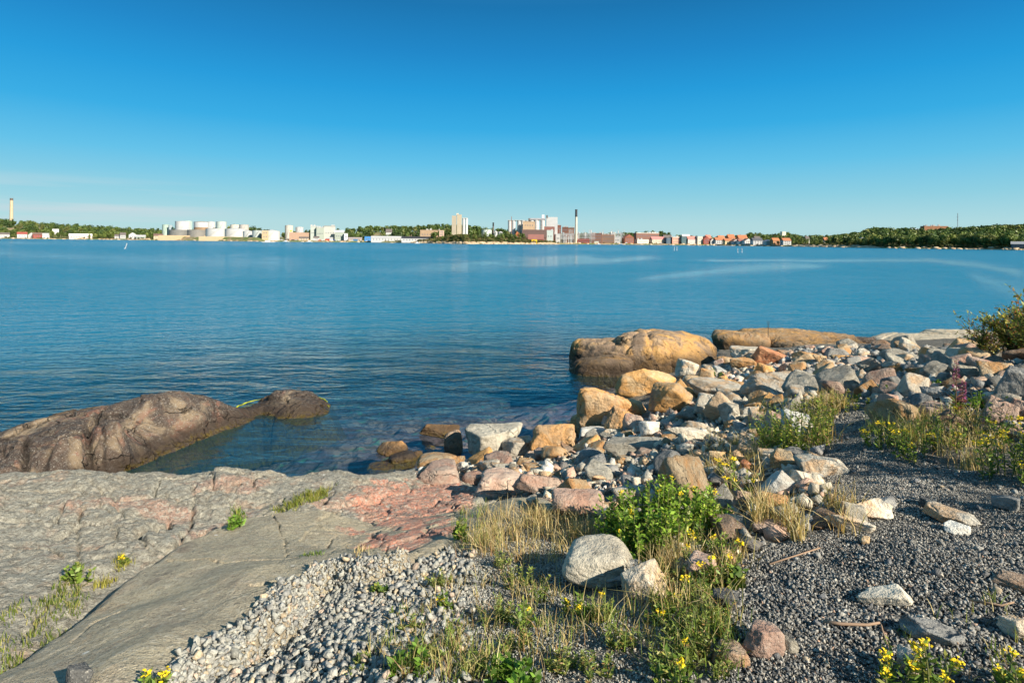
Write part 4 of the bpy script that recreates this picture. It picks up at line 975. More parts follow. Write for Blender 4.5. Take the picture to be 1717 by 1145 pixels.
grass('green_grass', 'green grass in the rock crevices and between the stones', [
 ([(-100,1090),(0,1040),(60,1010),(110,980),(150,958),(160,975),(110,1040),(50,1100),(0,1145),(-100,1200)], 130, 18, .03, .055, [(.12,.17,.03,4),(.20,.24,.05,3),(.36,.33,.12,3)], .0025),
 ([(440,878),(480,850),(530,820),(556,812),(556,828),(500,858),(455,882)], 90, 22, .03, .07, [(.16,.20,.03,4),(.30,.28,.07,3)], .003),
 ([(370,880),(395,862),(402,850),(415,890),(380,895)], 20, 16, .02, .08, GREEN, .003), ([(150,958),(200,940),(225,925),(215,950),(165,985)], 30, 12, .02, .07, [(.34,.32,.06,1)], .002),
 ([(960,1000),(1060,1010),(1220,1020),(1230,1145),(1090,1145),(1000,1100)], 50, 10, .04, .13, MIXG, .0017), ([(1010,885),(1230,890),(1230,925),(1040,935)], 40, 14, .03, .15, MIXG, .0022),
 ([(620,1080),(800,1090),(900,1145),(640,1160)], 60, 14, .03, .12, MIXG, .002), ([(760,870),(830,880),(840,960),(770,930)], 40, 12, .03, .14, MIXG, .002),
 ([(1180,655),(1260,650),(1260,668),(1190,672)], 14, 14, .04, .12, MIXG, .004), ([(1270,690),(1370,680),(1380,755),(1280,758)], 60, 16, .05, .2, MIXG, .003),
 ([(1450,725),(1540,712),(1650,705),(1640,745),(1560,765),(1500,755)], 75, 14, .045, .2, MIXG, .0026), ([(1340,655),(1400,655),(1410,670),(1340,672)], 18, 12, .04, .10, GREEN, .004),
 ([(1500,1060),(1717,1000),(1717,1145),(1520,1145)], 30, 8, .03, .07, MIXG, .002), ([(500,965),(550,960),(548,970),(500,972)], 10, 10, .02, .03, GREEN, .002), ([(1130,1050),(1225,1060),(1225,1145),(1120,1145)], 18, 16, .035, .13, GREEN, .002)])

def leaves(pts, dirs, size, cols, asp=.38, fold=.25):
    """pointed leaves: four-corner faces at pts, pointing along dirs"""
    n = len(pts); d = dirs / (np.linalg.norm(dirs, axis=1)[:, None] + 1e-9)
    up = rs.normal(size=(n, 3)) * .5 + [0, 0, 1]; s = np.cross(d, up); s /= (np.linalg.norm(s, axis=1)[:, None] + 1e-9); nn = np.cross(s, d)
    L = size[:, None]
    V = np.stack([pts, pts + d * L * .45 + s * L * asp * .5 - nn * L * fold * .3, pts + d * L, pts + d * L * .45 - s * L * asp * .5 - nn * L * fold * .3], 1)
    F = np.arange(n * 4).reshape(-1, 4)
    return V.reshape(-1, 3), F, np.repeat(cols, 4, 0)
def plant(name, label, cat, px, py, hpx, nst, spread, leaf, per, pal, flowers=0, fl=None, stemmat=None, group=None, lean=.25, leaf0=.12, wob=.15, leaf_asp=.38, H=None, frad=.022, seed=0, xyz=None):
    g = hit(px, py, HTc) if xyz is None else np.array(xyz)
    h = hpx * math.hypot(math.hypot(g[0], g[1]), EYE - g[2]) / FPX if hpx else H
    e = link(name, None, None, label, cat, group, loc=g)
    r = np.random.RandomState(seed + int(px) + int(py) * 3)
    mb = MB(); LP, LD, LS, tops = [], [], [], []
    for i in range(nst):
        a = r.rand() * 6.28; q = r.rand() ** .5 * spread; bx, by = q * math.cos(a), q * math.sin(a)
        hh = h * (.62 + .45 * r.rand()) * (1.05 - .35 * (q / (spread + 1e-6)) ** 2); le = lean * (.3 + r.rand()) * hh; a2 = a + r.normal() * .6
        gz = float(HTc(np.array([g[0] + bx]), np.array([g[1] + by]))[0] - g[2]) if xyz is None else 0
        pts = [(bx + le * math.cos(a2) * t * t + r.normal() * wob * .03 * hh, by + le * math.sin(a2) * t * t + r.normal() * wob * .03 * hh, gz - .01 + hh * t) for t in (0, .25, .5, .75, 1)]
        mb.tube(pts, [.0035, .003, .0027, .0022, .0016], 4)
        tops.append(pts[-1])
        P = np.array(pts); t = leaf0 + (1 - leaf0) * r.rand(per); k = np.minimum((t * 4).astype(int), 3); f = (t * 4 - k)[:, None]
        LP.append(P[k] * (1 - f) + P[k + 1] * f); b = r.rand(per) * 6.28
        LD.append(np.column_stack([np.cos(b), np.sin(b), .25 + .6 * r.rand(per)])); LS.append(leaf * (.6 + .6 * r.rand(per)) * (1.15 - .5 * t))
    link('stems', mb.mesh('stems', stemmat or Mst.m), e)
    V, F, C = leaves(np.concatenate(LP), np.concatenate(LD), np.concatenate(LS), pick(pal, sum(map(len, LP)), .2), leaf_asp)
    link('foliage', np_mesh('foliage', V, F, LEAF, C), e)
    idx = r.permutation(nst)[:flowers]
    for i in idx:
        mb = MB(); tx, ty, tz = tops[i]
        for k in range(9 + r.randint(6)):
            a = r.rand() * 6.28; q = frad * (r.rand() ** .5) * 1.2; x, y, z = q * math.cos(a), q * math.sin(a), .006 * r.normal()
            rr_ = frad * .32
            V = [(x, y, z + .003)] + [(x + rr_ * math.cos(j * 1.0472 + a), y + rr_ * math.sin(j * 1.0472 + a), z + .002 * r.normal()) for j in range(6)]
            mb.add(V, [(0, j + 1, (j + 1) % 6 + 1) for j in range(6)])
            mb.add([(x, y, z), (x + .001, y, z), (0, 0, -.03)], [(0, 1, 2)])
        link('flower_head', mb.mesh('flower_head', fl or Myl.m), e, loc=(tx, ty, tz + .004))
    return e
YG = 'yellow flowering weeds'
for i, (px, py, hp, ns, sp, nf, lab) in enumerate([
 (1478,748,36,16,.13,7,'low plant with yellow flowers at the left end of the weeds beside the path'), (1530,768,44,14,.14,5,'yellow flowering green plant in the middle of the weeds beside the path'),
 (1575,752,52,18,.16,1,'green weed with hardly any flowers between the dry grass and the path'), (1648,742,54,14,.15,1,'leafy green weed right of the purple flower spike'),
 (1692,800,62,20,.17,13,'yellow flowering plant at the right edge beside the path shadow'), (1722,800,66,14,.15,7,'yellow flowering plant cut by the right picture edge above the path'),
 (1500,1160,58,7,.035,4,'yellow flower stalk at the bottom edge in front of the cream stone'), (1568,1165,72,8,.04,5,'tall yellow flower stalk at the bottom edge right of the cream stone'), (1712,1160,44,7,.05,5,'yellow flowers in the bottom right corner'),
 (1240,838,52,12,.08,8,'yellow flowering plant growing in the rubble left of the white triangular rock'), (1222,800,38,8,.07,4,'small yellow flowers in the dark gap under the tan-orange stone'),
 (1178,925,38,8,.05,5,'yellow flowers in front of the brownish grey wedge rock'), (1216,935,46,7,.08,3,'thin yellow flowers below the dark brown-grey boulder'), (1196,990,44,9,.08,5,'yellow flowers over the brown-pink boulder in dry grass'),
 (1170,1000,40,8,.07,1,'green weed with a single yellow flower below the brown-pink boulder'), (1118,1022,30,8,.07,2,'small yellow flowered weed right below the cream angular rock'), (1096,1045,22,6,.05,2,'short weed with bright yellow flower left of the green weeds at the bottom'),
 (962,1028,34,5,.03,1,'thin weed with a yellow flower below the beige-grey boulder'), (984,1040,30,5,.03,1,'second thin yellow weed below the beige-grey boulder, nearer its right side'), (746,1020,26,4,.03,1,'tiny weed with one yellow flower on the pale crushed stone'),
 (882,1050,36,7,.06,2,'spindly yellow weed in the dry grass on the crushed stone'), (265,1150,22,7,.05,5,'low yellow flowers on the bedrock at the bottom edge'), (212,945,12,4,.03,3,'tiny yellow flowers in the crevice of the bedrock'), (1140,1150,50,9,.08,1,'leafy weed at the bottom edge left of the dark gravel')]):
    dd = math.hypot(*hit(px, min(py, 1145), HTc)[:2])
    plant('ragwort', lab, 'flowering plant', px, py, hp, ns, sp, .045, 16, GREEN, nf if px > 1260 else min(nf, max(1, int(nf * .65))), group=YG, frad=.012 + .0022 * dd, seed=i)
plant('tansy_clump', 'large lush green leafy clump in the middle of the rubble, with small yellow flower heads', 'leafy plants', 1100, 908, 84, 130, .36, .050, 34, [(.20, .34, .04, 4), (.28, .42, .05, 4), (.10, .18, .02, 3), (.42, .48, .08, 2)], 9, frad=.016, lean=.14, leaf0=.02, leaf_asp=.5)
plant('leafy_clump', 'bushy green clump with brownish dry base at the left side of the path head', 'leafy plants', 1328, 752, 66, 80, .32, .045, 30, [(.20, .30, .04, 4), (.32, .38, .06, 3), (.11, .17, .03, 2), (.50, .42, .12, 2)], 0, lean=.25, leaf0=.05)
plant('leafy_clump', 'yellowish low clump where the rubble meets the head of the path', 'leafy plants', 1385, 688, 26, 40, .40, .05, 18, [(.32, .30, .05, 3), (.16, .22, .03, 3)], 0, lean=.3)
for i, (px, py, hp, ns, sp, lab) in enumerate([(1380,642,14,14,.28,'low bright green leafy plant among stones below the orange sea dome'), (1512,660,22,14,.2,'bright green leafy plant in the rubble left of the purple flower spike'), (1198,638,20,12,.14,'small grassy green plant between the tan pointed stone and pale slab'),
  (1215,872,26,8,.07,'small bright green plant left of the pinkish mottled stone'), (640,992,14,6,.04,'tiny dark green leafy plant on the crushed stone beside the bedrock'), (1650,690,26,10,.16,'green weed behind the tall wedge rock at the right'), (775,900,30,7,.05,'thin dark green weed on the grey bedrock left of the golden grass'),
  (395,885,20,8,.06,'small green plant in the broken cleft of the bedrock'), (130,975,20,10,.07,'dark green plant in the crevice of the bedrock on the left'), (1225,985,30,10,.05,'green weed at the left edge of the dark gravel'), (1560,650,14,8,.12,'tiny green plant high in the rubble bank'),
  (690,1130,36,10,.07,'pale green weed at the bottom edge on the crushed stone'), (860,1150,40,12,.08,'light green weed at the bottom edge in the middle')]):
    plant('weed', lab, 'plant', px, py, hp, ns, sp, .05, 16, [(.14, .26, .03, 3), (.20, .34, .05, 2), (.08, .14, .02, 2)] if 'dark' not in lab else GREEN, group='small green weeds', leaf_asp=.6, seed=i)
rw = np.random.RandomState(77)
OLV = [(.26, .32, .07, 3), (.18, .25, .05, 3), (.40, .38, .12, 2), (.36, .22, .09, 1)]
WS = [(1010,1040,34),(1040,1075,30),(1135,1060,44),(1165,1080,50),(1195,1060,40),(1150,1105,52),(1190,1120,48),(1120,1120,36),(1180,1020,36),(1212,1040,34),(1130,985,40),(1100,975,34),(1160,960,36),(900,1010,40),(835,1040,36),(870,1090,30),(760,1075,32),(800,1120,34),(720,1110,28),(940,1120,30),(870,985,34),(690,1060,22),(735,985,24),(840,950,30),(1215,955,34),(1000,1130,34),(600,1125,18),(665,1040,18)]
NB = ['the cream angular rock', 'the brown-pink boulder in dry grass', 'the beige-grey boulder', 'the lush green clump', 'the dark gravel edge', 'the pale crushed stone', 'the bottom picture edge']
NBP = [(1080,985), (1175,960), (1005,950), (1100,860), (1230,1050), (650,1000), (900,1145)]
used_w = {}
for i, (px, py, hp) in enumerate(WS):
    k = sorted(range(7), key=lambda j: math.hypot(NBP[j][0] - px, NBP[j][1] - py)); ht = 'knee-high' if hp > 42 else 'low' if hp < 31 else 'middling'
    for j in k:
        for side in (('right of' if px > NBP[j][0] else 'left of'), 'below' if py > NBP[j][1] else 'behind'):
            lab = f"{ht} olive green weed {side} {NB[j]}"
            if lab not in used_w: break
        if lab not in used_w: break
    used_w[lab] = 1
    plant('weed', lab, 'plant', px, py, hp, 7 + rw.randint(8), .05 + .03 * rw.rand(), .030, 26, OLV, 1 if i % 6 == 0 else 0, group='olive weeds on the gravel', leaf_asp=.30, lean=.35, wob=.5, seed=300 + i, frad=.012)
# purple flower spike
g = hit(1603, 708, HTc); e = link('fireweed', None, None, 'tall weed with a purple-pink flower spike standing in the right rubble bank', 'flowering plant', loc=g)
sc = math.hypot(math.hypot(g[0], g[1]), EYE - g[2]) / FPX; hh = 84 * sc
for k in range(2):
    mb = MB(); ox, oy = (0, .05, -.06)[k], (0, .03, .04)[k]; h_ = hh * (.95, .62, .72)[k]
    mb.tube([(ox, oy, 0), (ox * 1.4, oy, h_ * .5), (ox * 1.8, oy, h_)], [.005, .004, .002], 5); link('stem', mb.mesh('stem', Mrs.m), e)
    n = 60; t = rs.rand(n) * .5; b = rs.rand(n) * 6.28
    V, F, C = leaves(np.column_stack([ox * (1 + t), oy + 0 * t, h_ * t]), np.column_stack([np.cos(b), np.sin(b), .5 + 0 * b]), .09 * (1.1 - t), pick([(.12, .17, .03, 2), (.30, .12, .08, 1)], n), .25)
    link('foliage', np_mesh('foliage', V, F, LEAF, C), e)
    n = 150; t = .5 + .5 * rs.rand(n); b = rs.rand(n) * 6.28; q = .04 * (1.35 - t)
    V, F, C = leaves(np.column_stack([ox * (1 + t * .8) + q * np.cos(b) * .5, oy + q * np.sin(b) * .5, h_ * t]), np.column_stack([np.cos(b), np.sin(b), .3 * rs.normal(size=n)]), .026 * (1.5 - t), pick([(.34, .10, .22, 3), (.24, .07, .14, 2), (.40, .2, .26, 1), (.22, .12, .08, 1)], n), .8)
    link('flower_spike', np_mesh('flower_spike', V, F, LEAF, C), e)

def bush(label, loc, H, spread, nb, pal, leaf, per, seed, lean=(0, 0)):
    r = np.random.RandomState(seed); e = link('bush', None, None, label, 'bush', loc=loc)
    LP, LD, LC = [], [], []
    for i in range(nb):
        a = r.rand() * 6.28; q = spread * r.rand() ** .7; hh = H * (.55 + .5 * r.rand()); mb = MB()
        P = [np.array([0.05 * math.cos(a), .05 * math.sin(a), -.05])]
        for t in (.25, .5, .75, 1): P.append(np.array([(q * math.cos(a) + lean[0]) * t ** 1.2, (q * math.sin(a) + lean[1]) * t ** 1.2, hh * t]) + r.normal(size=3) * .03)
        mb.tube(P, [.010, .008, .006, .004, .002], 5)
        tips = [(P[-1], P[-1] - P[-2])]
        for s_ in range(7):
            k = r.randint(1, 4); b = P[k] * .5 + P[k + 1] * .5; d = np.array([r.normal(), r.normal(), .9 + .3 * r.rand()]); d /= np.linalg.norm(d); L = .18 + .22 * r.rand()
            mb.tube([b, b + d * L * .5 + [0, 0, .01], b + d * L], [.004, .003, .0015], 4); LPs = [b + d * L * u for u in r.rand(per // 7)]
            LP += LPs; LD += [d + r.normal(size=3) * .9 for _ in LPs]; LC += [u for u in r.rand(len(LPs))]
        for u in r.rand(per // 2):
            k = min(int((.3 + .7 * u) * 4), 3); LP.append(P[k] + (P[k + 1] - P[k]) * r.rand()); LD.append(r.normal(size=3) + [0, 0, .4]); LC.append(r.rand())
        link('branch', mb.mesh('branch', Mrs.m), e)
    V, F, C = leaves(np.array(LP), np.array(LD), leaf * (.6 + .6 * r.rand(len(LP))), pick(pal, len(LP), .2), .5)
    link('foliage', np_mesh('foliage', V, F, LEAF, C), e); return e
BP = [(.20, .24, .05, 5), (.28, .31, .07, 4), (.13, .15, .04, 3), (.46, .20, .09, 1.2), (.52, .32, .12, 1.0), (.40, .36, .10, 2)]
g = hit(1694, 606, HTc); bush('green bush with reddish tips standing over the water at the right picture edge', g, 0.70, .36, 26, BP, .055, 90, 4, (.05, 0))
g = hit(1745, 612, HTc); bush('second bush partly cut off by the right picture edge, behind the dark boulder', g, 0.72, .38, 20, BP, .055, 90, 5)
g = hit(1650, 600, HTc); bush('low spreading part-brown shrub at the foot of the green bush', g, .42, .45, 14, BP, .05, 50, 6)
# bushes right of the view whose long shoots throw the shadow across the path
for k, (x, y) in enumerate([(4.15, 2.2), (3.95, 2.95), (3.85, 3.6), (4.3, 4.0)]):
    z = float(HTc(np.array([x]), np.array([y]))[0]); bush(['leafy shrub beside the path outside the right of the view', 'second shrub outside the right of the view', 'third shrub outside the right of the view, nearest the camera', 'farthest shrub outside the right of the view'][k], (x, y, z), 1.0, .2, 7, BP, .05, 60, 20 + k)
# dead stalks and twigs lying on the gravel
Mtw = NT('dead_wood'); Mtw.princ((.30, .20, .13), .8)
for P, rr_, lab in (([(1380,1047),(1410,1053),(1455,1056),(1475,1054)], .008, 'dark reddish stick lying on the dark gravel below the buff stone'), ([(1568,1057),(1585,1060),(1600,1075),(1606,1090)], .006, 'curved pale stalk lying across the green-grey slab'),
                    ([(1218,1118),(1240,1106),(1262,1094)], .006, 'pale twig lying left of the pointed boulder'), ([(1472,1030),(1480,1065),(1492,1100),(1497,1140)], .004, 'thin upright dead stalk near the bottom edge'),
                    ([(1625,1010),(1680,1022),(1700,1018)], .005, 'thin dark twig on the gravel near the right edge'), ([(1290,950),(1340,935),(1375,925)], .005, 'thin dark twig on the dark gravel below the flat pale stone')):
    W = [hit(a, b, HTc) + [0, 0, .014 + .004 * i] for i, (a, b) in enumerate(P)]; mb = MB(); mb.tube(W, [rr_ * (1 - .15 * i) for i in range(len(W))], 6)
    c0 = W[0]; mb.v = [(v[0] - c0[0], v[1] - c0[1], v[2] - c0[2]) for v in mb.v]; link('twig', mb.mesh('twig', Mtw.m, True), None, lab, 'twig', loc=c0)
# ------------------------------------------------------------------ far shore
def ky(px, Y, py=404.): return aty(px, py, Y)
DX = [-900, -300, 0, 100, 300, 430, 600, 700, 780, 850, 920, 960, 1100, 1200, 1320, 1400, 1500, 1717, 2000, 2600]
DY = [900, 950, 900, 880, 840, 740, 760, 700, 600, 640, 690, 760, 800, 790, 690, 610, 540, 460, 420, 400]
SKX = [-900, 0, 60, 150, 250, 300, 400, 470, 575, 620, 720, 755, 820, 850, 1000, 1060, 1110, 1140, 1180, 1240, 1260, 1290, 1320, 1340, 1400, 1440, 1470, 1500, 1560, 1600, 1650, 1680, 1717, 2600]
SKY_ = [372, 366, 370, 376, 382, 381, 379, 386, 382, 377, 377, 380, 385, 388, 389, 388, 385, 392, 395, 393, 388, 392, 388, 393, 393, 387, 379, 381, 381, 380, 376, 373, 374, 372]
S0X = [-900, 200, 270, 575, 600, 850, 880, 1330, 1400, 2600]; S0Y = [14, 30, 110, 110, 50, 70, 130, 120, 5, 5]
def land_z(px, s):
    px = np.asarray(px, float); s = np.asarray(s, float) + 0 * px
    Y = np.interp(px, DX, DY); s0 = np.interp(px, S0X, S0Y)
    sk = np.interp(px, SKX, SKY_); hz = np.maximum(aty(px, sk, Y + s0 + 170)[2] - 12.0, 2.5)
    tk = 4.0 * sst(px, 262, 285) * sst(450, 0, 1) * sst(-px, -448, -430) * sst(s, 6, 14)
    isl_ = (6.5 * np.exp(-((px - 775) / 50) ** 2) + 4.0 * np.exp(-((px - 855) / 30) ** 2)) * sst(s, 1, 32)
    return -1 + 2.6 * sst(s, -4, 5) + (hz - 1.6) * sst(s, s0, s0 + 170) + tk + isl_
def land_pt(px, s):
    Y = float(np.interp(px, DX, DY)) + s; p = aty(px, 404., Y); return float(p[0]), Y, float(land_z(px, s))
pxs = np.concatenate([np.arange(-900, -40, 30), np.arange(-40, 1760, 5), np.arange(1760, 2601, 30)]); ss_ = np.concatenate([np.arange(-30, 30, 3), np.arange(30, 300, 15), np.arange(300, 1300, 100)])
PX, SS = np.meshgrid(pxs, ss_); YY = np.interp(PX, DX, DY) + SS; XX = aty(PX, 404. + 0 * PX, YY)[0]; ZZ = land_z(PX, SS)
ZZ = ZZ + fbm(P3(XX, YY), .05, 4, .5, 5) * 1.2 * sst(SS, 2, 12); ZZ = np.where(SS < -3, -3, ZZ)
M = NT('far_land'); v = M.objvec(False); n1 = M.noise(v, .03, 5, .6); n2 = M.noise(v, .25, 5, .7)
c = M.mix(M.mr(n2, .4, .6), (.36, .27, .16), (.22, .16, .09)); c = M.mix(M.mr(n1, .42, .55), c, (.13, .16, .05))
M.princ(c, .95); link('far_shore', np_mesh('far_shore', np.stack([XX, YY, ZZ], -1).reshape(-1, 3), grid_faces(*PX.shape), M.m, smooth=True), kind='structure')
# pale strips of rock and sand at the far waterline
r3 = np.random.RandomState(12)
TREEM = [leafmat('tree_leaf_' + n, c, .15, .3, False) for n, c in (('dark', ((.070, .110, .032), (.105, .145, .042))), ('mid', ((.115, .160, .040), (.165, .20, .055))), ('light', ((.17, .205, .055), (.23, .24, .08))), ('olive', ((.15, .15, .05), (.21, .19, .07))))]
Mbk = NT('bark'); Mbk.princ((.10, .075, .055), .9)
def crown(seed, n, conif=False, q=.085):
    r = np.random.RandomState(seed)
    if conif:
        t = r.rand(n) ** .8; a = r.rand(n) * 6.28; R_ = .20 * (1 - t) * (.55 + .45 * r.rand(n)) + .01
        P = np.column_stack([R_ * np.cos(a), R_ * np.sin(a), .12 + .88 * t]); D = np.column_stack([np.cos(a), np.sin(a), -.2 + 0 * a])
    else:
        L = []
        for i in range(9):
            a = r.rand() * 6.28; z = .38 + .42 * r.rand(); q_ = .24 * r.rand() ** .5 * (1.25 - z); L.append((q_ * math.cos(a), q_ * math.sin(a), z, .13 + .10 * r.rand()))
        L.append((0, 0, .60, .25)); L.append((0, 0, .36, .22)); L.append((.05, .03, .78, .17))
        ix = r.randint(0, len(L), n); D = r.normal(size=(n, 3)); D /= np.linalg.norm(D, axis=1)[:, None]; L = np.array(L)[ix]
        P = L[:, :3] + D * (L[:, 3] * (.75 + .3 * r.rand(n)))[:, None]
    m = D + r.normal(size=(n, 3)) * .55; m /= np.linalg.norm(m, axis=1)[:, None]
    u = np.cross(m, r.normal(size=(n, 3))); u /= np.linalg.norm(u, axis=1)[:, None]; w_ = np.cross(m, u); s = (q * (.5 + .8 * r.rand(n)))[:, None] * .5
    V = np.stack([P - u * s, P + w_ * s * .8, P + u * s, P - w_ * s], 1).reshape(-1, 3); V[:, 2] = np.clip(V[:, 2], .06, 1.0)
    return V, np.arange(n * 4).reshape(-1, 4)
CR_D = [crown(i, 620) for i in range(8)]; CR_C = [crown(50 + i, 420, True, .075) for i in range(3)]
CRM = [np_mesh('crown', V, F, TREEM[1]) for V, F in CR_D]; CCM = [np_mesh('crown', V, F, TREEM[0]) for V, F in CR_C]
TKM = []
for i in range(3):
    mb = MB(); mb.tube([(0, 0, -.04), (.005, 0, .25), (.01 * i, .01, .5)], [.026, .018, .010], 6)
    for a in (.5, 2.6, 4.4): mb.tube([(0, 0, .22 + .04 * a / 4), (.09 * math.cos(a + i), .09 * math.sin(a + i), .38), (.15 * math.cos(a + i), .15 * math.sin(a + i), .55)], [.012, .008, .004], 5)
    TKM.append(mb.mesh('trunk', Mbk.m))
TG_ = {'r': 'trees of the wooded right shore', 'l': 'trees of the wooded left shore', 'm': 'trees of the middle headland', 't': 'trees among the town houses'}
TL = {'r': 'on the wooded right shore', 'l': 'on the wooded left shore', 'm': 'on the headland below the factories', 't': 'among the town houses'}
def tree(px, s, h, grp, con=False, m=None, label=None):
    x, y, z = land_pt(px, s); k = r3.randint(0, 8); m = r3.randint(0, 3) if m is None else m
    cl = ['dark green', 'mid green', 'light green', 'olive'][m]
    if grp == 'r': pl = 'on the right shore, ' + ('at its low left end', 'left of its middle', 'in its middle', 'right of its middle', 'near the boathouse')[int(np.clip((px - 1380) / 68, 0, 4))]
    elif grp == 'l': pl = 'on the left shore, ' + ('behind the first houses', 'behind the white house row', 'above the long boathouse', 'behind the small white gabled house', 'beside the oil tanks')[int(np.clip(px / 55, 0, 4))]
    elif grp == 'm': pl = 'on the headland, ' + ('left of the grain tower', 'below the grain tower', 'right of the grain tower', 'left of the brown factory hall', 'near the yellow hut')[int(np.clip((px - 722) / 38, 0, 4))]
    else: pl = 'in the town, ' + ('left of the orange roofs', 'behind the orange roofs', 'behind the blue-grey roofed house', 'round the orange-roofed villa', 'right of the villa')[int(np.clip((px - 1190) / 38, 0, 4))]
    sz = ('low ' if h < 6 else 'middling ' if h < 10.5 else 'tall ')
    e = link('conifer' if con else 'tree', None, None, label or f"{sz}{'pointed ' if con else ''}{cl} tree {pl}", 'tree', TG_[grp], loc=(x, y, z - .3)); e.rotation_euler = (0, 0, r3.rand() * 6.28)
    wv = r3.uniform(.85, 1.25); e.scale = (h * wv, h * wv, h)
    link('trunk', TKM[k % 3], e); c = link('crown', CCM[k % 3] if con else CRM[k], e); c.material_slots[0].link = 'OBJECT'; c.material_slots[0].material = TREEM[m]
# front rows as single trees
for px in np.arange(1425, 1722, 3.4): tree(px + r3.normal() * 1.5, 5 + r3.rand() * 16, r3.uniform(9, 14) * (.6 if px < 1450 else 1) * (1 if px < 1700 or r3.rand() < .5 else .7), 'r', m=r3.choice([0, 0, 1, 1, 2]))
for px in np.arange(1380, 1430, 6): tree(px, 14 + r3.rand() * 16, r3.uniform(4, 8), 'r', m=r3.choice([1, 2, 3]))
for px in np.arange(-20, 270, 6.5): tree(px + r3.normal() * 2, 34 + r3.rand() * 24, r3.uniform(9, 14), 'l', con=r3.rand() < .12, m=r3.choice([0, 0, 1, 1]))
for px in (20, 75, 84, 92, 160, 175, 236, 262, 150, 168): tree(px, 14 + 5 * r3.rand(), r3.uniform(6, 9), 'l', m=r3.choice([1, 2]))
for px, s, h, m in [(722,10,4,3),(728,14,5,1),(735,12,5,3),(742,16,6,1),(750,14,5,0),(757,20,6,3),(764,15,5,1),(772,22,5,3),(780,18,6,2),(790,14,6,0),(797,12,7,1),(803,16,7,0),(812,10,4,3),(820,18,5,1),(828,24,6,1),(836,22,7,0),(843,18,8,1),(850,22,9,0),(857,20,9,1),(864,24,8,0),(872,22,6,1),(880,18,4,3),(886,14,4,1),(905,8,4,3),(914,8,4,1),(922,10,4,3),(840,6,3,3),(848,6,4,1),(735,4,3,1),(782,5,3,3),(870,40,10,0),(877,44,10,0)]: tree(px, s, h, 'm', m=m)
for px, s, h, m in [(1208,20,6,0),(1198,30,5,1),(1222,10,4,1),(1272,50,14,0),(1280,60,15,1),(1262,60,12,0),(1251,64,12,0),(1256,62,13,1),(1288,50,12,1),(1296,44,12,0),(1303,48,13,0),(1310,52,13,1),(1320,46,12,0),(1330,40,12,0),(1338,34,12,1),(1346,30,11,0),(1354,24,9,1),(1362,24,9,0),(1370,20,8,1),(1377,20,8,1),(1311,104,15,0),(1317,106,15,1),(1323,100,14,0),(1305,8,6,1),(1312,7,5,0),(1330,8,6,1),(1336,8,6,0),(1344,10,7,1),(996,40,9,0),(1103,30,4,1),(1352,8,6,1),(1360,8,7,0),(1368,8,6,1)]: tree(px, s, h, 't', m=m)
for px in np.arange(408, 470, 5): tree(px, 100 + r3.rand() * 15, r3.uniform(10, 13), 'l', con=True, m=0, label='pointed dark green tree behind the storage tanks')
for px in (466, 500, 505, 512, 517, 575, 583, 590): tree(px, 70 + r3.rand() * 15, r3.uniform(11, 14), 'l', m=0, label='dark green tree between the storage tanks and sheds')
# woods behind
Vs, Fs, Cs, n = [], [], [], 0
lowc = [crown(200 + i, 170, False, .15) for i in range(8)]
WP = []
for a, b, cnt in ((-330, -60, 260), (-60, 270, 420), (270, 580, 130), (580, 850, 330), (850, 1240, 260), (1240, 1420, 230), (1400, 1760, 760), (1760, 2300, 420)):
    for _ in range(cnt):
        px = r3.uniform(a, b); s0 = float(np.interp(px, S0X, S0Y)); WP.append((px, s0 + 12 + (r3.rand() ** .8) * 190))
for px, s in WP:
    x, y, z = land_pt(px, s); h = r3.uniform(9, 14); V, F = lowc[r3.randint(8)]; a = r3.rand() * 6.28; ca, sa = math.cos(a), math.sin(a); w_ = h * r3.uniform(.9, 1.3)
    Vs.append(np.column_stack([(V[:, 0] * ca - V[:, 1] * sa) * w_ + x, (V[:, 0] * sa + V[:, 1] * ca) * w_ + y, V[:, 2] * h + z - 1.5])); Fs.append(F + n); n += len(V)
    base = np.array([(.045, .075, .022), (.060, .090, .024), (.085, .115, .030), (.035, .058, .020), (.11, .12, .038)][r3.choice(5, p=[.3, .25, .2, .15, .1])]) * r3.uniform(1.2, 1.9); Cs.append(np.tile(base, (len(V), 1)))
WL = leafmat('wood_leaf', None, .15); link('woods', np_mesh('woods', np.concatenate(Vs), np.concatenate(Fs), WL, np.concatenate(Cs)), None, 'distant wood covering the hills along the far shore', None, kind='stuff')
# bushes along the far bank (ground cover)
Vs, Fs, Cs, n = [], [], [], 0
for a, b, cnt, s1, hh in ((700, 930, 900, 55, 3.0), (0, 270, 120, 22, 2.2), (580, 700, 60, 30, 1.8), (1330, 1440, 160, 16, 2.6), (1420, 1740, 160, 5, 2.6), (930, 1330, 60, 30, 1.6)):
    for _ in range(cnt):
        px = r3.uniform(a, b); x, y, z = land_pt(px, 3 + r3.rand() * s1); h = hh * r3.uniform(.6, 1.5); V, F = lowc[r3.randint(8)]
        Vs.append(np.column_stack([V[:, 0] * h * 2 + x, V[:, 1] * h * 2 + y, (V[:, 2] - .2) * h + z])); Fs.append(F + n); n += len(V)
        Cs.append(np.tile(np.array([(.08, .10, .03), (.16, .15, .055), (.22, .18, .08), (.05, .08, .02)][r3.randint(4)]), (len(V), 1)))
link('scrub', np_mesh('scrub', np.concatenate(Vs), np.concatenate(Fs), WL, np.concatenate(Cs)), None, 'low scrub and bushes along the far bank', None, kind='stuff')
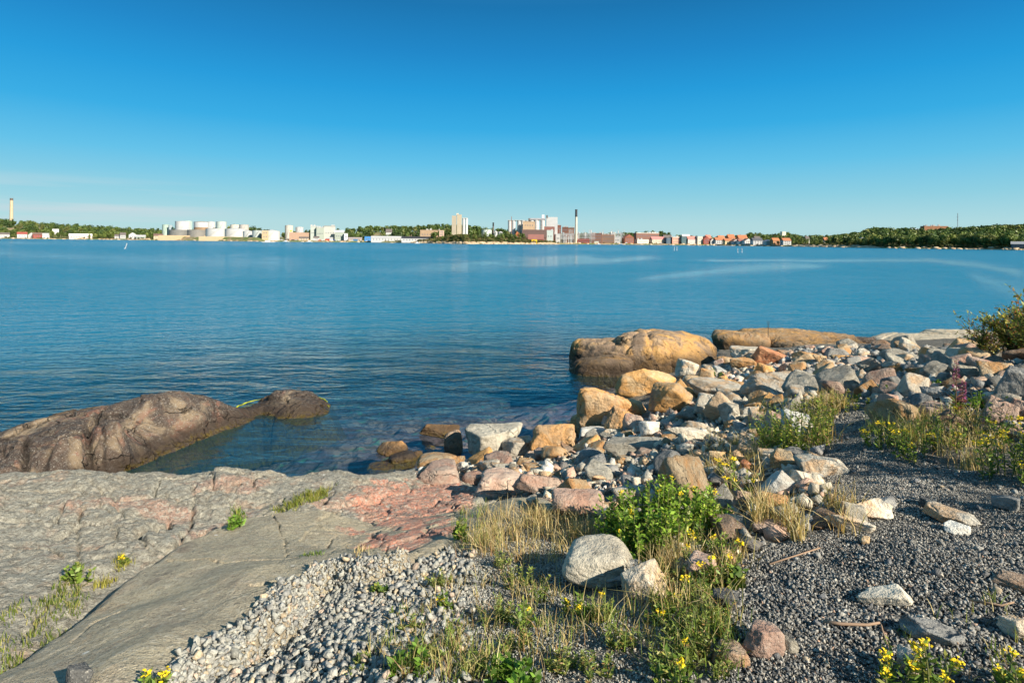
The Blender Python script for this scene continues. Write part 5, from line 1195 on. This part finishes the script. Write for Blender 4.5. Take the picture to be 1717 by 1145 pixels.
# rocks at the far waterline
Vs, Fs, n = [], [], 0
for _ in range(900):
    px = r3.choice([r3.uniform(690, 930), r3.uniform(1330, 1470), r3.uniform(0, 1717)]); x, y, z = land_pt(px, r3.uniform(-2, 5)); V, F = tmpl['angular'][r3.randint(5)]; V, F = ico(2) if 0 else (V, F)
    if n > 400000: break
    sz = r3.uniform(.6, 3.0); V0, F0 = ico(2); nn_ = V0 * (1 + .25 * fbm(V0, 1.5, 2, .5, int(px)))[:, None]
    Vs.append(nn_ * [sz, sz * .8, sz * .45] + [x, y, max(z, 0)]); Fs.append(F0 + n); n += len(V0)
Mfr = NT('shore_rock'); Mfr.princ(Mfr.mix(Mfr.mr(Mfr.noise(Mfr.objvec(False), .2, 4), .4, .6), (.40, .28, .17), (.52, .42, .28)), .9)
link('shore_rocks', np_mesh('shore_rocks', np.concatenate(Vs), np.concatenate(Fs), Mfr.m), None, 'pale stones and rocks along the far waterline', None, kind='stuff')

# ------------------------------------------------------------------ buildings
_pm = {}
def paint(c, rough=.75):
    k = (tuple(c), rough)
    if k not in _pm:
        M = NT('paint'); v = M.objvec(); n = M.noise(v, .35, 4, .6); n2 = M.noise(v, 2.0, 3, .6)
        cc = M.mix(M.mr(n, .35, .7, 0, .35), tuple(c), tuple(x * .72 for x in c)); cc = M.mix(M.mr(n2, .5, .7, 0, .18), cc, tuple(x * .55 for x in c)); M.princ(cc, rough); _pm[k] = M.m
    return _pm[k]
W_ = (.52, .515, .50); CRM_ = (.62, .52, .36); BR = (.17, .085, .068); BRK = (.16, .10, .08); GRY = (.42, .42, .41); DKR = (.14, .12, .11); ORR = (.44, .17, .08); RED = (.30, .075, .055); GLS = (.16, .17, .19); BEI = (.52, .42, .28); GG = (.34, .38, .33)
def pos(px0, px1, yt, yb, s):
    pc = (px0 + px1) / 2; Y = float(np.interp(pc, DX, DY)) + s; a = aty(px0, yb, Y); b = aty(px1, yb, Y); t = aty(pc, yt, Y); bb = aty(pc, yb, Y)
    z0 = min(float(bb[2]), float(land_z(pc, s)) - .3)
    return (float(a[0]) + float(b[0])) / 2, Y, z0, float(b[0] - a[0]), float(t[2]) - z0
def windows(e, w, y0, z0, z1, rows, cols, ww=1.3, wh=1.5, mat=None, m=1.2):
    me = MB().box(-ww / 2, ww / 2, -.06, .02, -wh / 2, wh / 2).mesh('window', mat or paint(GLS, .3))
    for r in range(rows):
        for c in range(cols):
            x = -w / 2 + m + (w - 2 * m) * ((c + .5) / cols); z = z0 + (z1 - z0) * ((r + .5) / rows); link('window', me, e, loc=(x, y0, z))
def house(px0, px1, yt, yb, s, wall, roof, label, name='house', cat='house', axis='x', rf=.38, rot=0, win=(1, 3), depth=9, group=None, flat=False, wmat=None, extra=None):
    x, Y, z0, w, h = pos(px0, px1, yt, yb, s); depth = min(depth, max(6, w * 1.2)); az = -math.atan2(x, Y)
    rot = rot or (0 if px0 < 1040 else 26)
    az += rad(rot) if rot else 0
    e = link(name, None, None, label, cat, group, loc=(x, Y + depth / 2, z0), rz=az)
    if rot: w *= .94
    zb = h if flat else h * (1 - rf)
    link('wall', MB().box(-w / 2, w / 2, -depth / 2, depth / 2, -1, zb).mesh('wall', paint(wall)), e)
    if flat: link('roof', MB().box(-w / 2 - .15, w / 2 + .15, -depth / 2 - .15, depth / 2 + .15, zb, zb + max(.35, h * .05)).mesh('roof', paint(roof)), e)
    elif axis == 'x': link('roof', MB().gable(-w / 2 - .3, w / 2 + .3, -depth / 2 - .4, depth / 2 + .4, zb + .003, zb, h).mesh('roof', paint(roof)), e)
    else:
        link('roof', MB().gable(-w / 2 - .3, w / 2 + .3, -depth / 2 - .3, depth / 2 + .3, zb + .25, zb, h, 'y').mesh('roof', paint(roof)), e)
        link('gable_wall', MB().gable(-w / 2 + .15, w / 2 - .15, -depth / 2 - .36, -depth / 2 - .31, zb + .2, zb, h - .35, 'y').mesh('gable_wall', paint(wall)), e)
    if flat and w > 8:
        for k in range(2 + int(w / 8)):
            a = r3.uniform(-.42, .42) * w; b = r3.uniform(-.3, .3) * depth; q_ = r3.uniform(.5, 1.3); link('roof_vent', MB().box(a - q_, a + q_, b - .7, b + .7, zb, zb + h * .05 + r3.uniform(.9, 2.0)).mesh('roof_vent', paint(GRY)), e)
    elif name == 'house': link('chimney_stack', MB().box(-w * .2 - .3, -w * .2 + .3, -.3, .3, zb, h + .7).mesh('chimney_stack', paint(BRK)), e)
    if win: windows(e, w, -depth / 2, max(1.0, h * .12), zb - .2, win[0], win[1], min(1.3, w / win[1] * .38), min(1.4, (zb / win[0]) * .42), wmat)
    return e
def tank(px0, px1, yt, yb, s, col, label, roofc=None, cone=.06, band=None, group='storage tanks of the oil harbour', stair=False, logo=False):
    x, Y, z0, w, h = pos(px0, px1, yt, yb, s); r = w / 2; cz_ = h * cone
    e = link('storage_tank', None, None, label, 'storage tank', group, loc=(x, Y + r, z0)); e.rotation_euler = (0, 0, -math.atan2(x, Y))
    link('shell', MB().cyl(0, 0, -1, h - cz_, r, n=36).mesh('shell', paint(col, .5)), e)
    link('roof', MB().cyl(0, 0, h - cz_, h - cz_ + .25, r + .12, n=36).cyl(0, 0, h - cz_ + .25, h, r, .3, n=36, cap=False).mesh('roof', paint(roofc or col, .5)), e)
    if band: link('band', MB().cyl(0, 0, h * .62, h - cz_ - .02, r + .06, n=36, cap=False).mesh('band', paint(band, .5)), e)
    mb = MB()
    for k in range(14):
        a = -2.4 + k * .085 * 1.0; zz = (h - cz_) * (k + .5) / 14; mb.box(r * math.cos(a) * 1.02 - .5, r * math.cos(a) * 1.02 + .5, r * math.sin(a) * 1.02 - .5, r * math.sin(a) * 1.02 + .1, zz - .12, zz + .12)
    link('staircase', mb.mesh('staircase', paint(GRY)), e)
    if logo:
        mb = MB(); a = rad(-62)
        V = [(0, 0)] + [((1.9 if k % 2 else 1.6) * math.cos(k * math.pi / 8), 1.6 * math.sin(k * math.pi / 8)) for k in range(9)] + [(-.5, -1.2), (.5, -1.2)]
        P = [((r + .10) * math.cos(a + u / r), (r + .10) * math.sin(a + u / r), h * .6 + v_) for u, v_ in V[1:]]
        mb.add(P, [tuple(range(len(P)))]); link('emblem', mb.mesh('emblem', paint((.80, .50, .03))), e)
    return e
# left shore
def chimney(px, yt, yb, wpx, s, col, topc, topf, label, taper=1.25):
    x, Y, z0, w, h = pos(px - wpx / 2, px + wpx / 2, yt, yb, s); e = link('chimney', None, None, label, 'chimney', loc=(x, Y, z0))
    link('shaft', MB().cyl(0, 0, -1, h * (1 - topf), w / 2 * taper, w / 2 * (1 + (taper - 1) * topf), n=20).mesh('shaft', paint(col)), e)
    link('top_section', MB().cyl(0, 0, h * (1 - topf), h, w / 2 * (1 + (taper - 1) * topf) + .12, w / 2 + .12, n=20).cyl(0, 0, h, h + .5, w / 2 + .35, n=20).mesh('top_section', paint(topc)), e)
chimney(19, 333, 372, 4.2, 260, BEI, DKR, .07, 'tall beige chimney with dark top rising over the wood at the far left')
chimney(965.8, 352, 406, 3.5, 14, (.66, .56, .44), (.05, .05, .055), .21, 'tall cream chimney with black top beside the brick factory')
chimney(827, 374, 389, 2.2, 120, DKR, (.03, .03, .03), .2, 'thin dark chimney behind the middle headland')
for a in [(-4,10,390,397,8,W_,DKR,'cream house at the left picture edge'), (27,40,389,397,8,W_,RED,'white house with reddish roof, second along the left shore'), (45,53,390,396,10,W_,DKR,'narrow white house left of the red one on the left shore'), (53,65,390,396,10,RED,BRK,'red house on the left shore'),
          (69,78,391,397,8,(.6,.6,.62),GRY,'pale grey house right of the red one on the left shore'), (190,198,393,399,8,W_,DKR,'small white house in the middle of the left shore'), (199,207,390,398,9,GRY,DKR,'grey house beside the small white house on the left shore'), (214,225,390,400,8,W_,W_,'white gabled house on the left shore'), (227,240,394,399,9,GG,GRY,'greyish green low house left of the tanks'), (256,269,392,401,7,BEI,BRK,'brownish house at the left foot of the tanks'), (86,94,384,388,60,W_,W_,'small white building high in the left wood')]:
    house(*a, win=(1, 3), axis='y' if 'gabled' in a[-1] or 'narrow' in a[-1] else 'x', group='houses along the left shore', depth=8)
house(116,147,392,398,7,(.66,.55,.48),(.75,.72,.68),'long low white-roofed boathouse on the left shore', name='boathouse', cat='boathouse', win=(1,8), rf=.5)
def bank(px0, px1, y0, s, col, label, d=6):
    x, Y, z0, w, h = pos(px0, px1, y0, 408, s); e = link('retaining_wall', MB().box(-w / 2, w / 2, 0, d, 0, h).mesh('retaining_wall', paint(col, .9)), None, label, 'retaining wall', loc=(x, Y, z0), rz=-math.atan2(x, Y))
bank(272, 345, 395, 14, (.50, .36, .22), 'ochre earth wall below the two low grey tanks'); bank(338, 410, 397, 10, (.46, .36, .22), 'olive-brown earth wall below the wide white tanks'); bank(486, 520, 390, 60, (.40, .27, .20), 'brown earth wall below the yellow marked tank')
for a in [(269,281,376,388,75,(.40,.50,.43),'pale green tank furthest left'), (281,287,377,388,72,(.35,.42,.45),'slim blue-grey tank right of the pale green one'), (288,312,370,387,60,W_,'tall white tank, biggest of the back row on the left'), (305,318,369.5,386,78,(.42,.52,.48),'pale greenish tank just behind the tall white one'),
          (319.5,344,371,386,58,(.30,.20,.12),'brown tank with a white upper band'), (344.5,357,371,380,80,W_,'small white tank right of the brown banded tank'), (359,375,370.5,382,76,(.46,.52,.47),'whitish green tank in the back row'), (383,398,376,387,70,(.60,.55,.46),'beige tank left of the grey-beige one'), (398,413,376,387,72,(.45,.42,.38),'grey-beige tank at the right end of the back row'),
          (276,306.5,385,396,28,(.20,.20,.19),'low wide grey tank, left one of the pair in front'), (307.5,337,385,396,28,(.23,.22,.20),'low wide grey tank, right one of the pair in front'), (338,370,383,397,24,W_,'wide white tank in the front row'), (370,404,382,397,26,(.52,.51,.49),'wide white tank with rounded top right of the first wide white one'),
          (404,420,386,402,20,(.5,.5,.48),'white upright tank with conical roof'), (420,435.5,386,402,20,(.40,.44,.42),'grey-green upright tank left of the narrow brown building'), (437,463,385,402.5,18,W_,'big white tank with conical roof at the point of the oil harbour'), (475.5,488.5,377,390,75,(.54,.51,.44),'white tank with a yellow shell-shaped emblem'), (493.5,506,380,391,75,W_,'white tank right of the yellow marked one'),
          (807,824,385,393,110,(.60,.68,.62),'pale green tank behind the middle headland'), (828,834,387,392,110,W_,'small white dome tank behind the middle headland, left one'), (835,843,388,392,110,W_,'small white dome tank behind the middle headland, right one')]:
    tank(*a, cone=.14 if ('conical' in a[-1] or 'dome' in a[-1] or 'rounded' in a[-1]) else .05, band=W_ if 'band' in a[-1] else None, logo='emblem' in a[-1])
house(437,447,387,401,12,(.50,.36,.22),GRY,'narrow brown building left of the big white conical tank', name='pump_house', cat='building', flat=True, win=(2,2))
for a in [(519,529,380,396,60,(.42,.46,.42),GRY,'tall grey-green shed, left of three'), (529,541,382,396,56,GG,GRY,'pale green shed left of the gap'), (542,560,380,397,60,(.46,.47,.43),(.3,.28,.25),'large grey shed with brown roof edge'), (560,575,386,399,50,GG,(.6,.62,.58),'pale green lower shed at the right end'), (576,582,392,399,44,(.6,.6,.66),W_,'small lilac-white silo hut right of the green sheds')]:
    house(*a, name='warehouse', cat='warehouse', flat='lower' not in a[-1], win=(1,4), group='green and grey harbour sheds', rf=.2)
for a in [(524,533,396,402,14,W_,DKR,'small white office below the green sheds'), (545,556,398,402,12,RED,GRY,'little red shed at the harbour edge'), (500,515,397,402,24,(.5,.4,.3),DKR,'low brown shed right of the tanks'), (583,605,398,402,20,(.45,.36,.3),(.35,.3,.28),'low brown shed left of the blue hut')]:
    house(*a, name='shed', cat='shed', win=(1,3), group='small harbour sheds')
house(610,620,397,403,8,(.06,.24,.55),(.05,.20,.5),'bright blue hut left of the long white hall', name='hut', cat='hut', flat=True, win=(1,2))
house(621,673,396,403.5,8,W_,W_,'long white hall with a rounded white roof', name='hall', cat='hall', rf=.3, win=(1,10), depth=14)
house(672,723,396.5,404.5,6,W_,(.04,.04,.045),'long white hall with a black roof', name='hall', cat='hall', rf=.36, win=(1,10), depth=14)
house(646,656,384,390,120,W_,DKR,'cream house alone in the wood above the long white hall', win=(1,2))
house(704,741,386.5,391,90,(.40,.28,.18),(.36,.26,.17),'flat brown building on the hill left of the grain tower', name='building', cat='building', flat=True, win=(1,8))
house(736,744,387,397,34,(.56,.40,.30),(.5,.38,.28),'small upright pinkish block on the middle headland', name='building', cat='building', flat=True, win=(3,2), depth=6)
# grain tower
def block_group(label, name, cat, blocks, s, ybase=402, group=None):
    x0 = min(b[0] for b in blocks); x1 = max(b[1] for b in blocks); x, Y, z0, w, h = pos(x0, x1, 380, ybase, s); e = link(name, None, None, label, cat, group, loc=(x, Y, z0), rz=-math.atan2(x, Y)); az = math.atan2(x, Y)
    for bx0, bx1, yt, yb, col, part, rnd in blocks:
        X, _, Z, ww, hh = pos(bx0, bx1, yt, yb, s); a = (X - x) / math.cos(az); top = Z + hh - z0; bot = float(aty(bx0, yb, Y)[2]) - z0 if yb < ybase else -1
        ww /= math.cos(az) if 0 else 1
        if rnd: link(part, MB().cyl(a, ww / 2 + .2 * rnd, bot, top, ww / 2, n=24).mesh(part, paint(col)), e)
        else: link(part, MB().box(a - ww / 2, a + ww / 2, (0 if rnd == 0 else 3), 16, bot, top).mesh(part, paint(col)), e)
    return e
block_group('tall beige grain tower with a higher lift shaft and white silos on its right side', 'grain_tower', 'tower', [(759,766.5,362.5,400,(.42,.36,.27),'side_wall',0), (766.2,774,360,400,(.46,.39,.28),'main_block',0), (766,769.5,358,361,(.62,.52,.4),'lift_head',0), (774.2,778.6,366,400,(.55,.55,.54),'silo',1), (778.6,783,366,400,(.60,.62,.62),'silo',1), (774,783,364.8,366.2,(.55,.55,.52),'silo_roof',0)], 70)
block_group('row of white round silos with a large white block at the right end', 'silo_complex', 'silos', [(851,857.5,369,400,W_,'silo',1), (857.5,864.2,369,400,(.50,.50,.50),'silo',1), (867,873.5,369.5,400,W_,'silo',1), (873.5,880,369.5,400,W_,'silo',1), (880,888,369.5,400,(.48,.48,.48),'silo',1), (888,895,369.5,400,W_,'silo',1), (895,903.5,368.5,400,W_,'silo',1), (905,913,367.5,400,W_,'silo',1), (914,932,365.5,400,(.52,.515,.50),'silo_block',0), (907.5,912,361,368,(.7,.7,.7),'lift_tower',0), (915,917,362,366,DKR,'vent',0),
   (851,880,368.2,369.6,(.5,.5,.48),'gallery',0), (888,914,366.3,368.6,(.38,.38,.40),'gallery',0), (886,889.5,366,370,DKR,'hoist',0)], 80)
block_group('thin brown mast in front of the left white silos', 'mast', 'mast', [(857,857.9,363,398,(.30,.16,.12),'pole',1)], 60)
house(877,897,373,390,66,(.54,.38,.24),(.45,.33,.22),'square ochre brick block in front of the white silos', name='factory', cat='factory building', flat=True, win=(3,4), depth=14)
house(876,917,385,398,40,BR,(.12,.075,.065),'factory hall with a broad brown roof', name='factory', cat='factory building', rf=.62, win=(1,8), depth=16)
house(886,912,393,401,28,RED,(.27,.12,.10),'low dark red hall right below the broad brown roof', name='factory', cat='factory building', rf=.6, win=(1,6))
house(864,871,388,396,40,(.5,.16,.07),ORR,'small orange-red gabled house left of the brown factory hall', axis='y', win=(1,1))
house(913,930,380,396,44,(.19,.085,.065),(.2,.09,.07),'red brick factory with sawtooth edge below the white block', name='factory', cat='factory building', rf=.3, win=(2,4))
house(928,941,379,397,46,(.18,.08,.06),(.18,.08,.06),'tall red brick building right of the sawtooth factory', name='factory', cat='factory building', flat=True, win=(3,3))
house(916,928,387,399,30,(.50,.58,.55),(.55,.6,.58),'pale blue-green shed in front of the red brick factory', name='shed', cat='shed', flat=True, win=(1,2))
house(932,940,393,398,24,W_,W_,'small white hut in front of the tall red brick building', name='shed', cat='shed', flat=True, win=(1,2))
house(943,953,382,398,40,(.18,.09,.065),BRK,'brick block left of the black-topped chimney, left half', name='factory', cat='factory building', flat=True, win=(3,3))
house(953,963.5,383,398,42,(.22,.12,.08),DKR,'darker brick block directly left of the black-topped chimney', name='factory', cat='factory building', flat=True, win=(3,3))
# pipes and frames of the chemical works
def plant_works(px0, px1, s, seed, label):
    r = np.random.RandomState(seed); x, Y, z0, w, h = pos(px0, px1, 385, 406, s); e = link('process_plant', None, None, label, 'industrial plant', loc=(x, Y, z0), rz=-math.atan2(x, Y)); k = w / (px1 - px0)
    for i in range(int((px1 - px0) / 3)):
        a = -w / 2 + w * r.rand(); t = (h * (.45 + .5 * r.rand())); c = [W_, (.5, .5, .5), (.35, .37, .38), (.62, .60, .55)][r.randint(4)]; ww = k * r.uniform(1.2, 3.2)
        if r.rand() < .5: link('vessel', MB().cyl(a, r.uniform(0, 14), -1, t, ww / 2, n=14).mesh('vessel', paint(c)), e)
        else: y_ = r.uniform(0, 12); link('process_block', MB().box(a - ww / 2, a + ww / 2, y_, y_ + 4, -1, t * .9).mesh('process_block', paint(c)), e)
    for i in range(5):
        mb = MB(); z = h * (.3 + .1 * i); mb.tube([(-w / 2, -1 + i * .5, z), (w / 2, -1 + i * .5, z)], .35, 5); link('pipe', mb.mesh('pipe', paint((.5, .5, .5))), e)
    for i in range(4):
        a = -w / 2 + w * r.rand(); mb = MB()
        for dx in (-1.2, 1.2): mb.tube([(a + dx, 2, -1), (a + dx, 2, h * 1.0)], .16, 4)
        for z in np.arange(2, h, 2.5): mb.tube([(a - 1.2, 2, z), (a + 1.2, 2, z + 1.2)], .12, 4)
        link('lattice_frame', mb.mesh('lattice_frame', paint((.45, .45, .45))), e)
plant_works(968, 998, 20, 3, 'grey chemical works with pipes and vessels right of the black-topped chimney'); plant_works(940, 963, 12, 5, 'low grey pipework left of the foot of the black-topped chimney'); plant_works(1006, 1046, 60, 8, 'pale vessels and roofs behind the brick blocks')
for a in [(968,989,400.5,405.5,8,RED,(.22,.08,.07),'low red shed on the quay right of the black-topped chimney',{'win':(1,6)}), (991,1010,392,404,18,(.22,.12,.09),BRK,'brick block with dark upper floor right of the chemical works',{'flat':True,'win':(3,5)}), (1010,1031,394,405.5,14,(.26,.16,.115),(.4,.26,.2),'broad light brick block on the quay',{'flat':True,'win':(2,6)}),
          (1031,1041,398,406,12,W_,W_,'white box-shaped hall right of the broad light brick block',{'flat':True,'win':(1,3)}), (1045,1063,393,407,10,(.25,.09,.055),(.32,.11,.07),'dark orange-red brick house on the quay',{'axis':'y','win':(3,4)}), (1063,1107,391.5,403,26,(.23,.12,.09),(.70,.64,.55),'long brick building with a cream roof',{'flat':True,'win':(2,12)}), (1091,1116,397,408,10,(.66,.55,.42),(.52,.22,.20),'yellow-walled hall with pink-red roof in front of the long brick building',{'win':(1,8)}),
          (1066,1088,402,408,8,(.68,.64,.55),GRY,'low cream building on the quay below the cream roof',{'flat':True,'win':(1,7)}), (1112,1128,394,402,22,(.30,.17,.15),DKR,'dark-roofed house behind the blue glass building',{'win':(1,4)}), (1116,1125,399,408,8,(.07,.12,.17),DKR,'dark blue glass building on the quay, left of two',{'flat':True,'win':(3,3)}), (1125.5,1141,398,408,9,(.66,.35,.25),(.7,.66,.6),'white and orange striped building between the two glass buildings',{'flat':True,'win':(2,5)}),
          (1141.5,1151,397,408,8,(.07,.14,.15),DKR,'dark green glass building on the quay, right of two',{'flat':True,'win':(3,3)}), (1144,1158,393,398,26,W_,W_,'white curved-roof building behind the dark green glass building',{'win':(1,4)}), (1152,1168,396,408,9,(.74,.62,.55),(.5,.22,.18),'white and pink long building right of the dark green glass building',{'win':(3,6)}), (1168.5,1178,397,408,9,(.66,.6,.48),(.5,.5,.5),'cream flat building left of the red gabled house',{'flat':True,'win':(2,3)}),
          (1178.5,1190,396,409,8,RED,(.35,.08,.05),'red gabled house on the quay',{'axis':'y','win':(2,3)}), (1190.5,1198,400,408.5,8,W_,(.5,.2,.12),'narrow white house right of the red gabled one',{'axis':'y','win':(2,2)})]:
    house(*a[:8], name='house' if 'house' in a[7] else 'building', cat='house' if 'house' in a[7] else 'building', **a[8])
HS = [(1199,1213,398,409,10,W_,ORR,'white house with orange roof left of the dark tree',{}), (1215,1228,400,409,8,(.70,.55,.3),ORR,'yellow house with orange roof by the water',{}), (1221,1233,393,400,34,(.5,.25,.15),ORR,'upper house with orange-red roof, left of the town hill',{}), (1229,1238,401,409.5,8,W_,ORR,'white house with orange roof left of the tall pale one',{'axis':'y'}), (1238,1254,394,403,26,(.62,.45,.3),ORR,'large upper house with bright orange roof',{}), (1238.5,1247,401,410,8,(.78,.76,.72),(.3,.12,.1),'tall pale house with red-brown roof by the water',{}), (1248,1261,400,410,8,(.70,.66,.6),(.12,.10,.10),'pale house with black roof by the water',{'axis':'y'}),
      (1262,1280,399,410,8,W_,(.10,.10,.11),'wide white house with black roof',{}), (1266,1276,396,401,24,(.5,.2,.15),DKR,'dark upper house behind the wide white house',{}), (1283,1295,402,410.5,7,W_,(.2,.25,.32),'white house with blue-grey roof',{'axis':'y'}), (1296,1308,399,410,9,(.60,.30,.14),(.5,.19,.08),'orange house half hidden by trees',{}), (1313,1327,399,410.5,9,W_,ORR,'white villa with bright orange roof standing alone at the right end of town',{}), (1254,1262,402,409.5,14,(.75,.73,.7),(.45,.15,.08),'little white house with red roof between the black-roofed ones',{}),
      (1184,1193,394,401,30,(.6,.5,.4),(.5,.2,.14),'upper house behind the red gabled house',{}), (1205,1216,395,400,32,(.66,.6,.52),(.52,.2,.1),'upper cream house above the white orange-roofed house',{}), (1311.5,1318,389.5,394,130,(.74,.70,.58),(.66,.64,.55),'cream mansion with a small dome on the wooded hill',{'flat':True}), (1352,1358,396,399,60,(.7,.68,.6),DKR,'small pale house in the wood right of town',{}), (1383,1389,398,403,34,(.60,.48,.38),ORR,'small pinkish house at the edge of the right wood',{}), (1445,1450,399,402,30,W_,W_,'tiny white hut in the right wood',{'flat':True})]
for a in HS: house(*a[:8], win=(2, 3) if a[1] - a[0] > 9 else (1, 2), group='houses of the far town', **a[8])
house(1552,1590,380,385,150,(.36,.17,.09),(.38,.22,.14),'long reddish brown building on top of the right hill', name='building', cat='building', flat=True, win=(1,14), wmat=paint((.30,.17,.12)))
house(1533,1551,383,385.5,180,W_,(.35,.42,.5),'low white house with blue-grey roof on the right hill', win=(1,4))
house(1703,1722,405,416,4,(.14,.14,.16),(.3,.31,.33),'dark blue boathouse at the right edge of the far shore', name='boathouse', cat='boathouse', win=(2,4), depth=6, rot=1)
block_group('thin lattice radio mast on the right hill', 'radio_mast', 'mast', [(1605.3,1606.1,357.5,384,(.25,.26,.27),'pole',1), (1604.6,1606.8,364,364.6,(.2,.2,.2),'antenna',1), (1604.8,1606.6,369,369.5,(.2,.2,.2),'antenna',1)], 180, 385)
house(891.5,900.5,402,408.5,4,(.80,.52,.02),(.75,.50,.03),'bright yellow hut at the foot of the middle headland', name='hut', cat='hut', flat=True, win=(1,2), depth=5)
# cars and containers on the far quays
def car(px, s, col, label):
    x, y, z = land_pt(px, s); e = link('parked_car', None, None, label, 'car', 'vehicles parked on the far quays', loc=(x, y, z), rz=r3.uniform(-.4, .4))
    mb = MB().box(-2.2, 2.2, -.9, .9, .3, .95); mb.gable(-1.4, 1.3, -.8, .8, .95, .95, 1.5); link('body', mb.mesh('body', paint(col, .3)), e)
    for a in (-1.35, 1.35):
        for b in (-.9, .75):
            w_ = MB().tube([(a, b, .35), (a, b + .18, .35)], .35, 10); link('wheel', w_.mesh('wheel', paint((.03, .03, .03))), e)
for px, s, col, lab in [(468,40,(.5,.5,.52),'silver car parked right of the big conical tank'), (472,36,W_,'white car parked right of the big conical tank'), (491,34,(.05,.05,.06),'black car below the brown earth wall'), (497,30,W_,'white van-like car below the brown earth wall'), (536,9,(.5,.06,.04),'red car in front of the small white office'), (541,9,W_,'white car by the little red shed'), (560,10,(.06,.1,.3),'blue car right of the little red shed'), (568,10,W_,'white car below the pale green lower shed'), (575,12,(.05,.05,.06),'black car below the lilac-white silo hut'), (590,9,W_,'white car in front of the low brown shed'), (607,7,(.4,.4,.4),'grey car left of the blue hut'), (1050,4,W_,'white car in front of the dark orange-red house'), (1108,5,(.3,.3,.32),'grey car left of the dark blue glass building'), (1200,5,W_,'white car in front of the orange-roofed houses')]: car(px, s, col, lab)
for px, s, col, lab in [(549,8,(.55,.10,.06),'red shipping container on the harbour edge'), (554,8,(.7,.7,.7),'white shipping container on the harbour edge'), (596,12,(.10,.25,.45),'blue shipping container left of the blue hut'), (1000,6,(.62,.6,.5),'cream container on the quay below the brick blocks')]:
    x, y, z = land_pt(px, s); e = link('container', None, None, lab, 'container', loc=(x, y, z)); link('box', MB().box(-3, 3, -1.2, 1.2, 0, 2.6).mesh('box', paint(col)), e); mb = MB()
    for k in range(14): mb.box(-2.9 + k * .42, -2.75 + k * .42, -1.26, -1.2, .15, 2.45)
    link('ribs', mb.mesh('ribs', paint(tuple(c * .8 for c in col))), e)
# boats along the quay, spar buoys in the bay
def boat(px, py, L, label, col=W_, mast=0, z=0):
    p = at(px, py, 0.0); e = link('boat', None, None, label, 'boat', 'boats moored along the far shore', loc=(p[0], p[1], 0), rz=-math.atan2(p[0], p[1]) + rad(r3.uniform(-25, 25)))
    mb = MB(); a = L / 2; V = []
    for z_, f, g_ in ((-.2, .7, .8), (.75, 1, 1)):
        V += [(-a * g_, -.9 * f, z_), (a * .45 * g_, -1.0 * f, z_), (a * g_, 0, z_ * 1.15), (a * .45 * g_, 1.0 * f, z_), (-a * g_, .9 * f, z_)]
    mb.add(V, [(i, (i + 1) % 5, 5 + (i + 1) % 5, 5 + i) for i in range(5)] + [(5, 6, 7, 8, 9), (4, 3, 2, 1, 0)]); link('hull', mb.mesh('hull', paint(col, .4)), e)
    link('cabin', MB().box(-a * .45, a * .25, -.65, .65, .76, 1.7).mesh('cabin', paint((.75, .75, .75), .4)), e)
    if mast: link('mast', MB().tube([(0, 0, 1.7), (0, 0, mast)], .09, 5).mesh('mast', paint((.8, .8, .8))), e)
for a in [(480,405.5,9,'white motorboat below the yellow marked tank'), (519,406,8,'white boat at the harbour edge below the green sheds'), (700,408.5,6,'small white boat off the black-roofed hall'), (940,409.5,5,'little white boat right of the yellow hut'), (972,409.5,5,'white boat by the low red shed'), (1004.5,410.2,6,'white boat off the brick blocks'), (1042,410.5,7,'white boat off the white box-shaped hall'), (1022,409.8,6,'dark blue boat off the broad brick block',(.05,.06,.14)), (1133.5,410,8,'white sailing boat below the striped building',W_,6), (1283,411.5,5,'small white boat off the blue-grey roofed house'), (450,406.5,14,'long white barge at the point of the oil harbour'), (1078,410,7,'white boat off the low cream building')]: boat(*a)
for a, b, hp, dx, lab in [(209,417,9,4,'white spar buoy leaning to the right in the bay on the left'), (1130.5,420,6,0,'white spar buoy below the striped building, left one of the pair'), (1135,420,6,0,'white spar buoy below the striped building, right one of the pair'), (1237,423.5,7,0,'white spar buoy in front of the orange roofs, left one of the pair'), (1244,423.5,7,0,'white spar buoy in front of the orange roofs, right one of the pair')]:
    p = at(a, b, 0.0); k = p[1] / FPX; e = link('spar_buoy', None, None, lab, 'buoy', loc=(p[0], p[1], 0))
    link('spar', MB().tube([(0, 0, -.5), (dx * k, 0, hp * k)], .11, 8).mesh('spar', paint(W_, .4)), e); link('float', MB().cyl(0, 0, -.2, .12, .2, n=12).mesh('float', paint((.8, .8, .8), .4)), e)
